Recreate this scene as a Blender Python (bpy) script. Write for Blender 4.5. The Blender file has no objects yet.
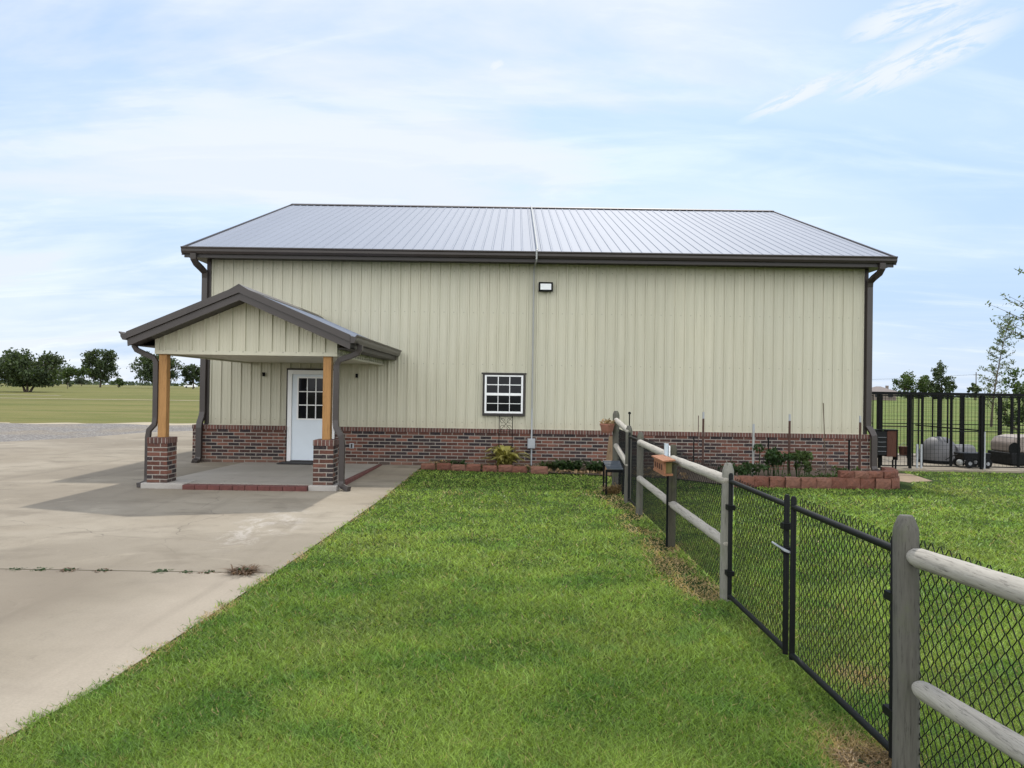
import bpy, bmesh, math, random
import numpy as np
from mathutils import Vector, Matrix

random.seed(7)
rng = np.random.default_rng(11)
scene = bpy.context.scene
COL = scene.collection
R = math.radians

# ---------------------------------------------------------------- camera
YAW, PITCH, ROLL, FPX = .0034, .0086, .0149, 760.0
camd = bpy.data.cameras.new('camera'); cam = bpy.data.objects.new('camera', camd); COL.objects.link(cam)
camd.sensor_width = 36; camd.lens = FPX / 1024 * 36; camd.clip_start = .05; camd.clip_end = 8000
fw = Vector((-math.sin(YAW) * math.cos(PITCH), math.cos(YAW) * math.cos(PITCH), math.sin(PITCH)))
rt = Vector((math.cos(YAW), math.sin(YAW), 0)); up = rt.cross(fw)
r2 = rt * math.cos(ROLL) + up * math.sin(ROLL); u2 = -rt * math.sin(ROLL) + up * math.cos(ROLL)
m3 = Matrix((r2, u2, -fw)).transposed()
cam.matrix_world = Matrix.Translation((0, 0, 1.756)) @ m3.to_4x4()
scene.camera = cam

# ---------------------------------------------------------------- sky, sun, exposure
SUN_EL, SUN_AZ = 53.6, 11.0           # azimuth from +Y towards +X
w = bpy.data.worlds.new('World'); scene.world = w; w.use_nodes = True
nt = w.node_tree; N = nt.nodes; L = nt.links
for n in list(N): N.remove(n)
def wn(t, **k):
    n = N.new(t)
    for a, b in k.items(): setattr(n, a, b)
    return n
def wmath(op, a, b=None, clamp=False):
    n = wn('ShaderNodeMath', operation=op, use_clamp=clamp)
    for i, v in enumerate((a, b)):
        if v is None: continue
        if isinstance(v, (int, float)): n.inputs[i].default_value = v
        else: L.new(v, n.inputs[i])
    return n.outputs[0]
sky = wn('ShaderNodeTexSky', sky_type='NISHITA', sun_disc=False)
sky.sun_elevation = R(SUN_EL); sky.sun_rotation = R(SUN_AZ); sky.altitude = 300
sky.air_density = 1.0; sky.dust_density = .4; sky.ozone_density = 1.5
tc = wn('ShaderNodeTexCoord'); sep = wn('ShaderNodeSeparateXYZ'); L.new(tc.outputs['Generated'], sep.inputs[0])
dx, dy, dz = sep.outputs
den = wmath('ADD', wmath('MAXIMUM', dz, 0.0), .16)
px = wmath('DIVIDE', dx, den); py = wmath('DIVIDE', dy, den)
cmb = wn('ShaderNodeCombineXYZ'); L.new(px, cmb.inputs[0]); L.new(py, cmb.inputs[1])
def wnoise(scale, detail, rough, dist, rot=0, st=(1, 1, 1), off=(0, 0, 0)):
    mp = wn('ShaderNodeMapping'); mp.inputs['Rotation'].default_value = (0, 0, rot); mp.inputs['Scale'].default_value = st
    mp.inputs['Location'].default_value = off
    L.new(cmb.outputs[0], mp.inputs[0])
    n = wn('ShaderNodeTexNoise'); n.inputs['Scale'].default_value = scale; n.inputs['Detail'].default_value = detail
    n.inputs['Roughness'].default_value = rough; n.inputs['Distortion'].default_value = dist
    L.new(mp.outputs[0], n.inputs['Vector']); return n.outputs['Fac']
def wramp(v, a, b, lo=0, hi=1):
    n = wn('ShaderNodeMapRange', interpolation_type='SMOOTHSTEP', clamp=True)
    n.inputs[1].default_value = a; n.inputs[2].default_value = b; n.inputs[3].default_value = lo; n.inputs[4].default_value = hi
    L.new(v, n.inputs[0]); return n.outputs[0]
# thin veil of high cloud, thicker to the left
veil = wramp(wnoise(.95, 7, .55, .5, .25, (.55, 1.0, 1), (2.3, .4, 0)), .30, .58, 0, 1.0)
wisp = wramp(wnoise(2.4, 8, .62, .8, .5, (.4, 1.3, 1), (.7, 3.1, 0)), .46, .76, 0, .7)
leftm = wramp(dx, .60, .05, .30, 1.0)
veil = wmath('MULTIPLY', veil, leftm)
# two bright streaks of cirrus in the upper right
def streak(cx, cy, ang, la, lb, seed):
    ca, sa = math.cos(ang), math.sin(ang)
    u = wmath('SUBTRACT', px, cx); v = wmath('SUBTRACT', py, cy)
    a = wmath('ADD', wmath('MULTIPLY', u, ca), wmath('MULTIPLY', v, sa))
    b = wmath('SUBTRACT', wmath('MULTIPLY', v, ca), wmath('MULTIPLY', u, sa))
    d = wmath('ADD', wmath('POWER', wmath('ABSOLUTE', wmath('DIVIDE', a, la)), 2), wmath('POWER', wmath('ABSOLUTE', wmath('DIVIDE', b, lb)), 2))
    g = wramp(d, 0, 1.0, 1, 0)
    cv = wn('ShaderNodeCombineXYZ'); L.new(wmath('ADD', wmath('MULTIPLY', a, .55), float(seed)), cv.inputs[0]); L.new(wmath('MULTIPLY', b, 1.5), cv.inputs[1])
    nn = wn('ShaderNodeTexNoise'); nn.inputs['Scale'].default_value = 13; nn.inputs['Detail'].default_value = 9; nn.inputs['Roughness'].default_value = .68; nn.inputs['Distortion'].default_value = .5
    L.new(cv.outputs[0], nn.inputs['Vector']); n = wramp(nn.outputs['Fac'], .24, .54, 0, 1)
    return wmath('MULTIPLY', g, n)
STREAKS = [(.64, 1.73, -1.0, .24, .06, 3), (.82, 1.57, -1.1, .32, .12, 8), (.74, 1.43, -.75, .20, .10, 5), (-.05, 1.66, -1.2, .05, .03, 2)]
cl = wmath('MAXIMUM', veil, wisp); stk = wmath('MULTIPLY', dx, 0.0)
for s in STREAKS: stk = wmath('MAXIMUM', stk, streak(*s))
cl = wmath('MAXIMUM', cl, stk)
haze_h = wramp(dz, .0, .62, .93, .30)
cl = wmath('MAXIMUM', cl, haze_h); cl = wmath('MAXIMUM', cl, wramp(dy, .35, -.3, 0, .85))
mixc = wn('ShaderNodeMix', data_type='RGBA'); L.new(cl, mixc.inputs[0]); L.new(sky.outputs[0], mixc.inputs[6])
back = wramp(dy, .45, -.35, 0, 1)            # unseen bright cloud added behind the camera to lighten the front wall
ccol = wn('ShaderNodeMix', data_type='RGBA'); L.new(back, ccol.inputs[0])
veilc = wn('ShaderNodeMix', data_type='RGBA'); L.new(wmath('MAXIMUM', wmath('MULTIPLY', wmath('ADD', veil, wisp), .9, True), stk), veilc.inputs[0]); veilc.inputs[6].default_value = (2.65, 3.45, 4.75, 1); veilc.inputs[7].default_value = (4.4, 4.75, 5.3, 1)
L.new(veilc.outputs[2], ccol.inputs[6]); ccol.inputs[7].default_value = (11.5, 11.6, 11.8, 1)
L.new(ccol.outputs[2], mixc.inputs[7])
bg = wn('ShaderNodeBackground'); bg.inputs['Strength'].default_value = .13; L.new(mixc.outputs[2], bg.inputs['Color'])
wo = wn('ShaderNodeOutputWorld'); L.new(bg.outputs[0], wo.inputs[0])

sl = bpy.data.lights.new('sun', 'SUN'); sun = bpy.data.objects.new('sun', sl); COL.objects.link(sun)
sl.energy = 2.2; sl.angle = R(1.2); sl.color = (1, .95, .87)
sd = Vector((math.sin(R(SUN_AZ)) * math.cos(R(SUN_EL)), math.cos(R(SUN_AZ)) * math.cos(R(SUN_EL)), math.sin(R(SUN_EL))))
sun.rotation_euler = sd.to_track_quat('Z', 'Y').to_euler(); sun.location = (0, 0, 30)
vs = scene.view_settings
vs.view_transform = 'Standard'; vs.look = 'None'; vs.gamma = 1; vs.exposure = .60; vs.use_curve_mapping = False

# ---------------------------------------------------------------- node helpers
class MT:
    def __init__(s, name, rough=.6, metallic=0, spec=.5):
        s.m = bpy.data.materials.new(name); s.m.use_nodes = True; s.t = s.m.node_tree; s.N = s.t.nodes; s.L = s.t.links
        s.b = s.N['Principled BSDF']; s.b.inputs['Roughness'].default_value = rough; s.b.inputs['Metallic'].default_value = metallic
        s.b.inputs['Specular IOR Level'].default_value = spec
        s.tc = s.N.new('ShaderNodeTexCoord'); s.P = s.tc.outputs['Object']
    def put(s, v, inp):
        if isinstance(v, (int, float)): inp.default_value = v
        elif isinstance(v, tuple): inp.default_value = v if len(v) == 4 or inp.type == 'VECTOR' else (*v, 1)
        else: s.L.new(v, inp)
    def math(s, op, a, b=None, c=None, clamp=False):
        n = s.N.new('ShaderNodeMath'); n.operation = op; n.use_clamp = clamp
        for i, v in enumerate((a, b, c)):
            if v is not None: s.put(v, n.inputs[i])
        return n.outputs[0]
    def map(s, v, sc=(1, 1, 1), loc=(0, 0, 0), rot=(0, 0, 0)):
        n = s.N.new('ShaderNodeMapping'); n.inputs['Scale'].default_value = sc; n.inputs['Location'].default_value = loc
        n.inputs['Rotation'].default_value = rot; s.L.new(v, n.inputs[0]); return n.outputs[0]
    def noise(s, scale, detail=4, rough=.55, dist=0, v=None, sc=None, col=False):
        n = s.N.new('ShaderNodeTexNoise'); n.inputs['Scale'].default_value = scale; n.inputs['Detail'].default_value = detail
        n.inputs['Roughness'].default_value = rough; n.inputs['Distortion'].default_value = dist
        v = v or s.P
        if sc: v = s.map(v, sc)
        s.L.new(v, n.inputs['Vector']); return n.outputs['Color' if col else 'Fac']
    def vor(s, scale, feature='F1', out='Distance', v=None):
        n = s.N.new('ShaderNodeTexVoronoi'); n.feature = feature; n.inputs['Scale'].default_value = scale
        s.L.new(v or s.P, n.inputs['Vector']); return n.outputs[out]
    def rng(s, v, a, b, lo=0, hi=1):
        n = s.N.new('ShaderNodeMapRange'); n.interpolation_type = 'SMOOTHSTEP'
        for i, q in enumerate((a, b, lo, hi)): n.inputs[i + 1].default_value = q
        s.L.new(v, n.inputs[0]); return n.outputs[0]
    def mix(s, f, a, b, mode='MIX'):
        n = s.N.new('ShaderNodeMix'); n.data_type = 'RGBA'; n.blend_type = mode
        s.put(f, n.inputs[0]); s.put(a, n.inputs[6]); s.put(b, n.inputs[7]); return n.outputs[2]
    def ramp(s, f, stops, interp='LINEAR'):
        n = s.N.new('ShaderNodeValToRGB'); cr = n.color_ramp; cr.interpolation = interp
        while len(cr.elements) < len(stops): cr.elements.new(.5)
        for e, (p, c) in zip(cr.elements, stops): e.position = p; e.color = (*c, 1)
        s.L.new(f, n.inputs[0]); return n.outputs[0]
    def sepxyz(s, v):
        n = s.N.new('ShaderNodeSeparateXYZ'); s.L.new(v, n.inputs[0]); return n.outputs
    def comb(s, x, y, z=0.0):
        n = s.N.new('ShaderNodeCombineXYZ')
        for i, v in enumerate((x, y, z)): s.put(v, n.inputs[i])
        return n.outputs[0]
    def bump(s, h, strength=.3, dist=.01):
        n = s.N.new('ShaderNodeBump'); n.inputs['Strength'].default_value = strength; n.inputs['Distance'].default_value = dist
        s.L.new(h, n.inputs['Height']); s.L.new(n.outputs[0], s.b.inputs['Normal'])
    def color(s, c): s.put(c, s.b.inputs['Base Color'])
    def rough(s, v): s.put(v, s.b.inputs['Roughness'])

def dk(c, k): return tuple(min(1, x * k) for x in c)
def simple(name, c, rough=.6, metallic=0, var=.12, scale=4, bump=0, bscale=60, stretch=None, spec=.5):
    t = MT(name, rough, metallic, spec)
    n = t.noise(scale, 6, .6, .3, sc=stretch)
    t.color(t.ramp(n, [(.25, dk(c, 1 - var)), (.75, dk(c, 1 + var))]))
    if bump: t.bump(t.noise(bscale, 4, .6, 0, sc=stretch), bump, .004)
    return t.m

def brick_mat(name, soldier=False):
    """running bond clay brick, charcoal to rose, pale mortar; soldier=True for the rowlock course"""
    t = MT(name, .85, 0, .3)
    g = t.N.new('ShaderNodeNewGeometry'); nx = t.sepxyz(g.outputs['True Normal'])
    p = t.sepxyz(t.P)
    side = t.math('GREATER_THAN', t.math('ABSOLUTE', nx[0]), .7); topf = t.math('GREATER_THAN', t.math('ABSOLUTE', nx[2]), .7)
    u = t.math('ADD', t.math('MULTIPLY', p[0], t.math('SUBTRACT', 1.0, side)), t.math('MULTIPLY', p[1], side))
    v = t.math('ADD', t.math('MULTIPLY', p[2], t.math('SUBTRACT', 1.0, topf)), t.math('MULTIPLY', p[1], topf))
    bw, bh = (.0665, .30) if soldier else (.258, .0775)
    wob = t.noise(14, 2, .5)
    v2 = t.math('ADD', v, t.math('MULTIPLY', t.math('SUBTRACT', wob, .5), .008))
    u2_ = t.math('ADD', u, t.math('MULTIPLY', t.math('SUBTRACT', wob, .5), .010))
    vr = t.math('DIVIDE', v2, bh); row = t.math('FLOOR', vr); fv = t.math('FRACT', vr)
    off = t.math('MULTIPLY', t.math('MODULO', t.math('ABSOLUTE', row), 2.0), 0.0 if soldier else .5)
    ur = t.math('ADD', t.math('DIVIDE', u2_, bw), off); colm = t.math('FLOOR', ur); fu = t.math('FRACT', ur)
    wnz = t.N.new('ShaderNodeTexWhiteNoise'); t.L.new(t.comb(colm, row, side), wnz.inputs['Vector'])
    rnd = wnz.outputs['Value']
    if soldier:
        bc = t.ramp(rnd, [(0, (.075, .034, .028)), (.4, (.11, .047, .038)), (.75, (.15, .066, .052)), (1, (.09, .046, .042))])
    else:
        bc = t.ramp(rnd, [(0, (.014, .012, .015)), (.26, (.026, .020, .024)), (.42, (0.0515, 0.023, 0.0189)), (.58, (0.084, 0.032, 0.0224)),
                          (.76, (0.1288, 0.05, 0.0344)), (.90, (0.2016, 0.088, 0.0619)), (1, (0.084, 0.036, 0.0284))])
    bc = t.mix(t.rng(t.noise(32, 5, .7), .42, .72, 0, .45), bc, t.mix(.4, bc, (.30, .20, .17)))
    bc = t.mix(t.rng(t.noise(9, 3, .6), .52, .72, 0, .5), bc, (.04, .033, .036))
    mu, mv = (.085, .02) if soldier else (.030, .11)
    def edge(fq, m): return t.math('MINIMUM', t.rng(fq, m * .7, m * 1.3), t.rng(fq, 1 - m * 1.3, 1 - m * .7, 1, 0))
    body = edge(fu, mu) if soldier else t.math('MULTIPLY', edge(fu, mu), edge(fv, mv))
    bc = t.mix(t.rng(t.noise(1.3, 5, .65), .45, .7, 0, .35), bc, (.03, .026, .024))
    mort = t.mix(t.noise(20, 4), (.20, .18, .155), (.33, .30, .265))
    fc = t.mix(body, mort, bc); fc = t.mix(t.math('MULTIPLY', t.rng(p[2], .0, .22, .6, 0), t.noise(7, 5, .7)), fc, (.20, .15, .11)); t.color(fc)
    t.bump(t.math('ADD', body, t.math('MULTIPLY', t.noise(90, 4, .7), .35)), .7, .006)
    return t.m

def wood_mat(name, c, dark, axis, moss=0, rough=.85):
    t = MT(name, rough, 0, .25)
    sc = [9, 9, 9]; sc[axis] = .7
    n = t.noise(3.2, 8, .65, 1.2, sc=tuple(sc)); f = t.noise(14, 6, .7, .2, sc=tuple(q * 1.0 for q in sc))
    col = t.ramp(n, [(.22, dark), (.45, c), (.62, dk(c, 1.15)), (.8, dk(c, .8))])
    col = t.mix(t.rng(f, .30, .46, .75, 0), col, dk(dark, .55))
    if moss: col = t.mix(t.rng(t.noise(5, 5, .65), .5, .7, 0, moss), col, (.10, .12, .055))
    t.color(col); t.bump(t.math('ADD', n, f), .45, .006)
    return t.m

M = {}
M['brick'] = brick_mat('brick_wall'); M['rowlock'] = brick_mat('brick_rowlock', True)
# cream painted steel, slightly chalky with faint run-off streaks
t = MT('cream_steel', .48, 0, .35)
s1 = t.noise(1.6, 5, .6, .2, sc=(6, 1, .35)); s2 = t.noise(.5, 4, .6)
c0 = t.mix(t.rng(s1, .3, .7), (.472, .455, .352), (.525, .503, .395)); c0 = t.mix(t.rng(s2, .35, .65, 0, .35), c0, (.48, .475, .39))
pp = t.sepxyz(t.P); wn_ = t.N.new('ShaderNodeTexWhiteNoise'); wn_.noise_dimensions = '1D'; t.L.new(t.math('FLOOR', t.math('DIVIDE', pp[0], .9144)), wn_.inputs['W'])
c0 = t.mix(t.math('MULTIPLY', wn_.outputs['Value'], .5), c0, t.mix(.5, c0, (.35, .345, .28)))
# screw rows on the girts, dust just over the brick ledge
def near(v, a, w_): return t.rng(t.math('ABSOLUTE', t.math('SUBTRACT', v, a)), w_ * .6, w_, 1, 0)
scr = t.math('MULTIPLY', near(t.math('FRACT', t.math('DIVIDE', t.math('SUBTRACT', pp[0], .055), .2286)), .5, .07), t.math('MAXIMUM', t.math('MAXIMUM', near(pp[2], 1.0, .014), near(pp[2], 2.35, .014)), t.math('MAXIMUM', near(pp[2], 3.55, .014), near(pp[2], 4.5, .014))))
c0 = t.mix(t.math('MULTIPLY', scr, .55), c0, (.22, .21, .17))
c0 = t.mix(t.math('MULTIPLY', t.rng(pp[2], .86, 1.15, .35, 0), t.noise(4, 5, .7)), c0, (.30, .25, .17)); t.color(c0)
t.bump(t.noise(1.1, 3, .5), .10, .06); M['cream'] = t.m
M['brown'] = simple('bronze_trim', (.036, .029, .027), .38, 0, .12, 3, spec=.5)
M['darkbrown'] = simple('dark_bronze_fascia', (.018, .014, .013), .5, 0, .12, 3)
t = MT('roof_steel', .62, .05, .16)
rp = t.noise(1.2, 3, .5, 0, sc=(1, .03, .03)); t.color(t.ramp(rp, [(.3, (.195, .218, .265)), (.7, (.212, .236, .285))])); M['roof'] = t.m
M['roof_ridge'] = simple('ridge_steel', (.06, .05, .048), .4, .2)
M['white'] = simple('white_vinyl', (.78, .79, .80), .35, 0, .03)
M['door'] = simple('white_door_paint', (.66, .73, .80), .40, 0, .04, 2)
M['glass'] = simple('dark_glass', (.008, .009, .012), .05, 0, .3, 2, spec=.18)
M['black'] = simple('black_steel', (.006, .007, .0075), .5, 0, .2, 8, spec=.10)
M['vinylblack'] = simple('black_vinyl_wire', (.007, .008, .008), .5, 0, .2, 8, spec=.12)
M['greysteel'] = simple('galvanised_steel', (.33, .35, .37), .5, .2, .12, 8)
M['white_pipe'] = simple('painted_conduit', (.30, .31, .30), .5, 0, .08, 6)
M['lens'] = simple('frosted_lens', (.75, .78, .80), .25, 0, .04, 8)
M['mat'] = simple('rubber_mat', (.02, .02, .021), .9, 0, .25, 20, .5)
M['cedar'] = wood_mat('cedar_post', (.33, .178, .066), (.17, .082, .03), 2, 0, .6)
M['post_wood'] = wood_mat('weathered_post', (.10, .096, .082), (.036, .034, .029), 2, .4)
M['post_pale'] = wood_mat('grey_post', (.19, .185, .16), (.085, .082, .07), 2, .35)
M['post_brown'] = wood_mat('brown_post', (.072, .068, .050), (.03, .028, .021), 2, .5)
M['rail_wood'] = wood_mat('weathered_rail', (.33, .31, .27), (.12, .108, .092), 1)
M['darkwood'] = wood_mat('old_dark_board', (.10, .075, .05), (.035, .028, .02), 2)
M['orange_wood'] = wood_mat('orange_stained_board', (.27, .125, .068), (.13, .055, .03), 1)
M['brown_board'] = wood_mat('brown_board', (.075, .032, .022), (.035, .016, .012), 2)
M['terracotta'] = simple('terracotta', (.26, .115, .08), .85, 0, .2, 14, .3)
t = MT('red_block', .92, 0, .2)
oi = t.N.new('ShaderNodeObjectInfo')
c1 = t.ramp(oi.outputs['Random'], [(0, (0.137, 0.053, 0.036)), (.5, (0.177, 0.077, 0.052)), (1, (0.205, 0.105, 0.074))])
c1 = t.mix(t.rng(t.noise(11, 6, .7), .35, .7, 0, .6), c1, (0.103, 0.055, 0.043))
t.color(t.mix(t.rng(t.noise(40, 3, .6), .55, .75, 0, .5), c1, (.27, .15, .12))); t.bump(t.noise(35, 6, .75), .7, .012); M['block'] = t.m
M['igloo'] = simple('grey_plastic', (.125, .125, .13), .6, 0, .12, 4)
M['beige_plastic'] = simple('beige_plastic', (.24, .20, .175), .6, 0, .12, 4)
M['tub_black'] = simple('black_plastic', (.009, .010, .011), .5, 0, .2, 8, spec=.15)
M['slate'] = simple('blue_grey_slat', (.06, .075, .095), .5, 0, .2, 8)
M['rust'] = simple('rusty_stake', (.085, .045, .035), .8, .2, .3, 20)
M['soil'] = simple('bed_soil', (.085, .062, .044), .95, 0, .45, 7, .8, 30)
M['dirtpatch'] = simple('bare_dirt', (.21, .155, .10), .95, 0, .25, 6, .6, 40)
M['bark'] = wood_mat('tree_bark', (.085, .068, .052), (.04, .032, .026), 2)
M['mosaic'] = simple('water_bowl', (.30, .33, .40), .4)

# concrete
def concrete(name, a, b, stain, chalk=False):
    t = MT(name, .88, 0, .3)
    n1 = t.noise(.30, 6, .6, .6); n2 = t.noise(1.7, 6, .65, .4, sc=(.6, 1, 1)); n3 = t.noise(55, 4, .7)
    c = t.mix(t.rng(n1, .3, .7), a, b)
    c = t.mix(t.rng(n2, .47, .70, 0, .75), c, stain)
    c = t.mix(t.rng(t.noise(.16, 5, .6, .8, sc=(.7, 1.6, 1)), .46, .60, 0, .5), c, dk(stain, .95))
    c = t.mix(t.rng(t.noise(6, 6, .75, .6), .56, .72, 0, .45), c, dk(stain, .82))
    c = t.mix(t.rng(t.noise(.8, 7, .7, 1.0), .58, .70, 0, .40), c, dk(b, 1.25))
    if chalk:
        p = t.sepxyz(t.P); kx = t.math('DIVIDE', t.math('SUBTRACT', p[0], -3.12), .55); ky = t.math('DIVIDE', t.math('SUBTRACT', p[1], 9.6), 1.7)
        dd = t.math('ADD', t.math('MULTIPLY', kx, kx), t.math('MULTIPLY', ky, ky))
        c = t.mix(t.math('MULTIPLY', t.rng(dd, .1, 1, 1, 0), t.rng(t.noise(3.2, 8, .78, .8, sc=(1, .7, 1)), .46, .60, 0, .5)), c, (.45, .42, .38))
    if chalk:      # older near slab: dark worn middle, washed-out edge by the lawn
        nearf = t.rng(p[1], 7.17, 7.15); wob = t.math('ADD', p[0], t.math('MULTIPLY', t.noise(1.2, 5, .6), .9))
        c = t.mix(t.math('MULTIPLY', nearf, t.rng(wob, -3.0, -2.0, 0, .7)), c, (.33, .285, .225))
        mid_ = t.math('MULTIPLY', t.rng(wob, -2.9, -3.4), t.rng(t.math('ADD', p[1], t.math('MULTIPLY', t.noise(.8, 4), 1.2)), 4.7, 5.6))
        c = t.mix(t.math('MULTIPLY', t.math('MULTIPLY', nearf, mid_), .55), c, (.16, .132, .098))
    c = t.mix(t.rng(n3, .3, .75, 0, .22), c, dk(stain, .75))
    ck = t.noise(.9, 3, .5, 0, col=True); mpv = t.N.new('ShaderNodeVectorMath'); mpv.operation = 'ADD'; t.L.new(t.P, mpv.inputs[0]); t.L.new(ck, mpv.inputs[1])
    cr_ = t.vor(.17, 'DISTANCE_TO_EDGE', 'Distance', mpv.outputs[0])
    c2 = t.mix(t.math('MULTIPLY', t.rng(cr_, .0, .0022, .55, 0), t.rng(t.noise(.25, 3), .45, .6)), c, dk(stain, .45))
    ty = t.noise(1.0, 5, .6, .3, sc=(1.6, .12, 1)); c2 = t.mix(t.rng(ty, .52, .72, 0, .40), c2, dk(stain, .8))
    t.color(c2)
    t.bump(t.math('ADD', n3, t.math('MULTIPLY', n2, .5)), .35, .004); return t
tcn = concrete('driveway_concrete', (.228, .194, .144), (.30, .265, .207), (.168, .142, .106), True); M['concrete'] = tcn.m
# chalk-white wash marks near the porch
p = tcn.sepxyz(tcn.P)
M['slab'] = concrete('porch_concrete', (.30, .275, .24), (.35, .325, .285), (.25, .23, .20)).m
M['plinth'] = concrete('plinth_concrete', (.34, .32, .295), (.40, .38, .35), (.27, .25, .23)).m
t = MT('gravel', .95, 0, .2)
vc = t.vor(16, 'F1', 'Color'); vd = t.vor(16); b_ = t.sepxyz(vc)[0]
c = t.ramp(b_, [(0, (0.123, 0.115, 0.107)), (.5, (0.221, 0.209, 0.197)), (1, (0.344, 0.328, 0.307))])
c = t.mix(t.rng(t.noise(.35, 5, .65), .45, .65, 0, .55), c, (.29, .24, .17)); t.color(t.mix(t.rng(vd, .3, .7, 0, .6), c, (.10, .09, .08))); t.bump(vd, .9, .03); M['gravel'] = t.m
M['paledirt'] = simple('pale_dirt', (.33, .28, .195), .95, 0, .2, 2, .3, 20)
# lawn base and field
t = MT('lawn_ground', .95, 0, .1)
c = t.mix(t.rng(t.noise(1.1, 6, .65), .3, .7), (.030, .052, .011), (.048, .075, .016)); c = t.mix(t.rng(t.noise(38, 4, .7), .35, .7, 0, .6), c, (.02, .032, .008))
t.color(c); t.bump(t.noise(60, 4, .7), .9, .03); M['lawn'] = t.m
t = MT('field_grass', .95, 0, .1)
pz = t.sepxyz(t.P)
n1 = t.noise(.045, 6, .62, .5, sc=(.5, 1.6, 1)); n2 = t.noise(.6, 6, .7, sc=(.5, 1, 1)); n3 = t.noise(9, 4, .7)
c = t.mix(t.rng(n1, .35, .65), (.108, .120, .031), (.168, .155, .055))
c = t.mix(t.rng(t.noise(.30, 6, .68, .3, sc=(.14, 1.3, 1)), .42, .66, 0, .7), c, (.20, .165, .072))
c = t.mix(t.rng(t.noise(.11, 4, .6, 0, sc=(.3, 1.2, 1)), .5, .7, 0, .6), c, (.085, .095, .026))
c = t.mix(t.rng(n2, .42, .68, 0, .55), c, (.092, .108, .028)); c = t.mix(t.rng(n3, .4, .75, 0, .5), c, (.075, .088, .022))
right = t.rng(pz[0], 4, 12); c = t.mix(t.math('MULTIPLY', right, .75), c, t.mix(t.rng(n2, .4, .65), (.085, .145, .028), (.155, .170, .055)))
t.color(c); t.bump(n3, .6, .05); M['field'] = t.m

def leaf_mat(name, c, var=.45, trans=.35, attr=False):
    t = MT(name, .5, 0, .22)
    g = t.N.new('ShaderNodeNewGeometry')
    if attr:
        a = t.N.new('ShaderNodeVertexColor'); a.layer_name = 'tint'; col = a.outputs[0]
    else:
        col = t.ramp(g.outputs['Random Per Island'], [(0, dk(c, 1 - var)), (.6, c), (1, dk(c, 1 + var))])
    t.color(col)
    tr = t.N.new('ShaderNodeBsdfTranslucent'); t.L.new(t.mix(1.0, col, (1.25, 1.25, .6), 'MULTIPLY'), tr.inputs[0])
    mx = t.N.new('ShaderNodeMixShader'); mx.inputs[0].default_value = trans
    t.L.new(t.b.outputs[0], mx.inputs[1]); t.L.new(tr.outputs[0], mx.inputs[2]); t.L.new(mx.outputs[0], t.N['Material Output'].inputs[0])
    return t.m
M['grass'] = leaf_mat('grass_blades', (.1, .2, .03), trans=.38, attr=True)
M['leaf_oak'] = leaf_mat('dark_oak_leaves', (.050, .072, .032)); M['leaf_mid'] = leaf_mat('mid_green_leaves', (.058, .090, .028))
M['leaf_pale'] = leaf_mat('pale_willow_leaves', (.105, .135, .070)); M['leaf_far'] = leaf_mat('far_leaves', (.055, .075, .045), .25, .2)
M['leaf_hosta'] = leaf_mat('yellow_green_leaves', (.27, .25, .07), .5); M['leaf_bush'] = leaf_mat('dark_bush_leaves', (.032, .062, .020))
M['dry'] = leaf_mat('dry_leaves', (.30, .21, .12), .5, .2); M['dry_weed'] = leaf_mat('dry_weed', (.11, .065, .035), .5, .2)
M['straw'] = leaf_mat('straw_blades', (.20, .135, .06), .5, .2)

# ---------------------------------------------------------------- object helpers
ORG = {}
def tag(o, label=None, cat=None, group=None, kind=None):
    if label: o['label'] = label
    if cat: o['category'] = cat
    if group: o['group'] = group
    if kind: o['kind'] = kind
    return o
def thing(name, label, cat, loc=(0, 0, 0), group=None):
    o = bpy.data.objects.new(name, None); COL.objects.link(o); o.location = loc; o.empty_display_size = .2
    ORG[o] = Vector(loc); return tag(o, label, cat, group)

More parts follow.
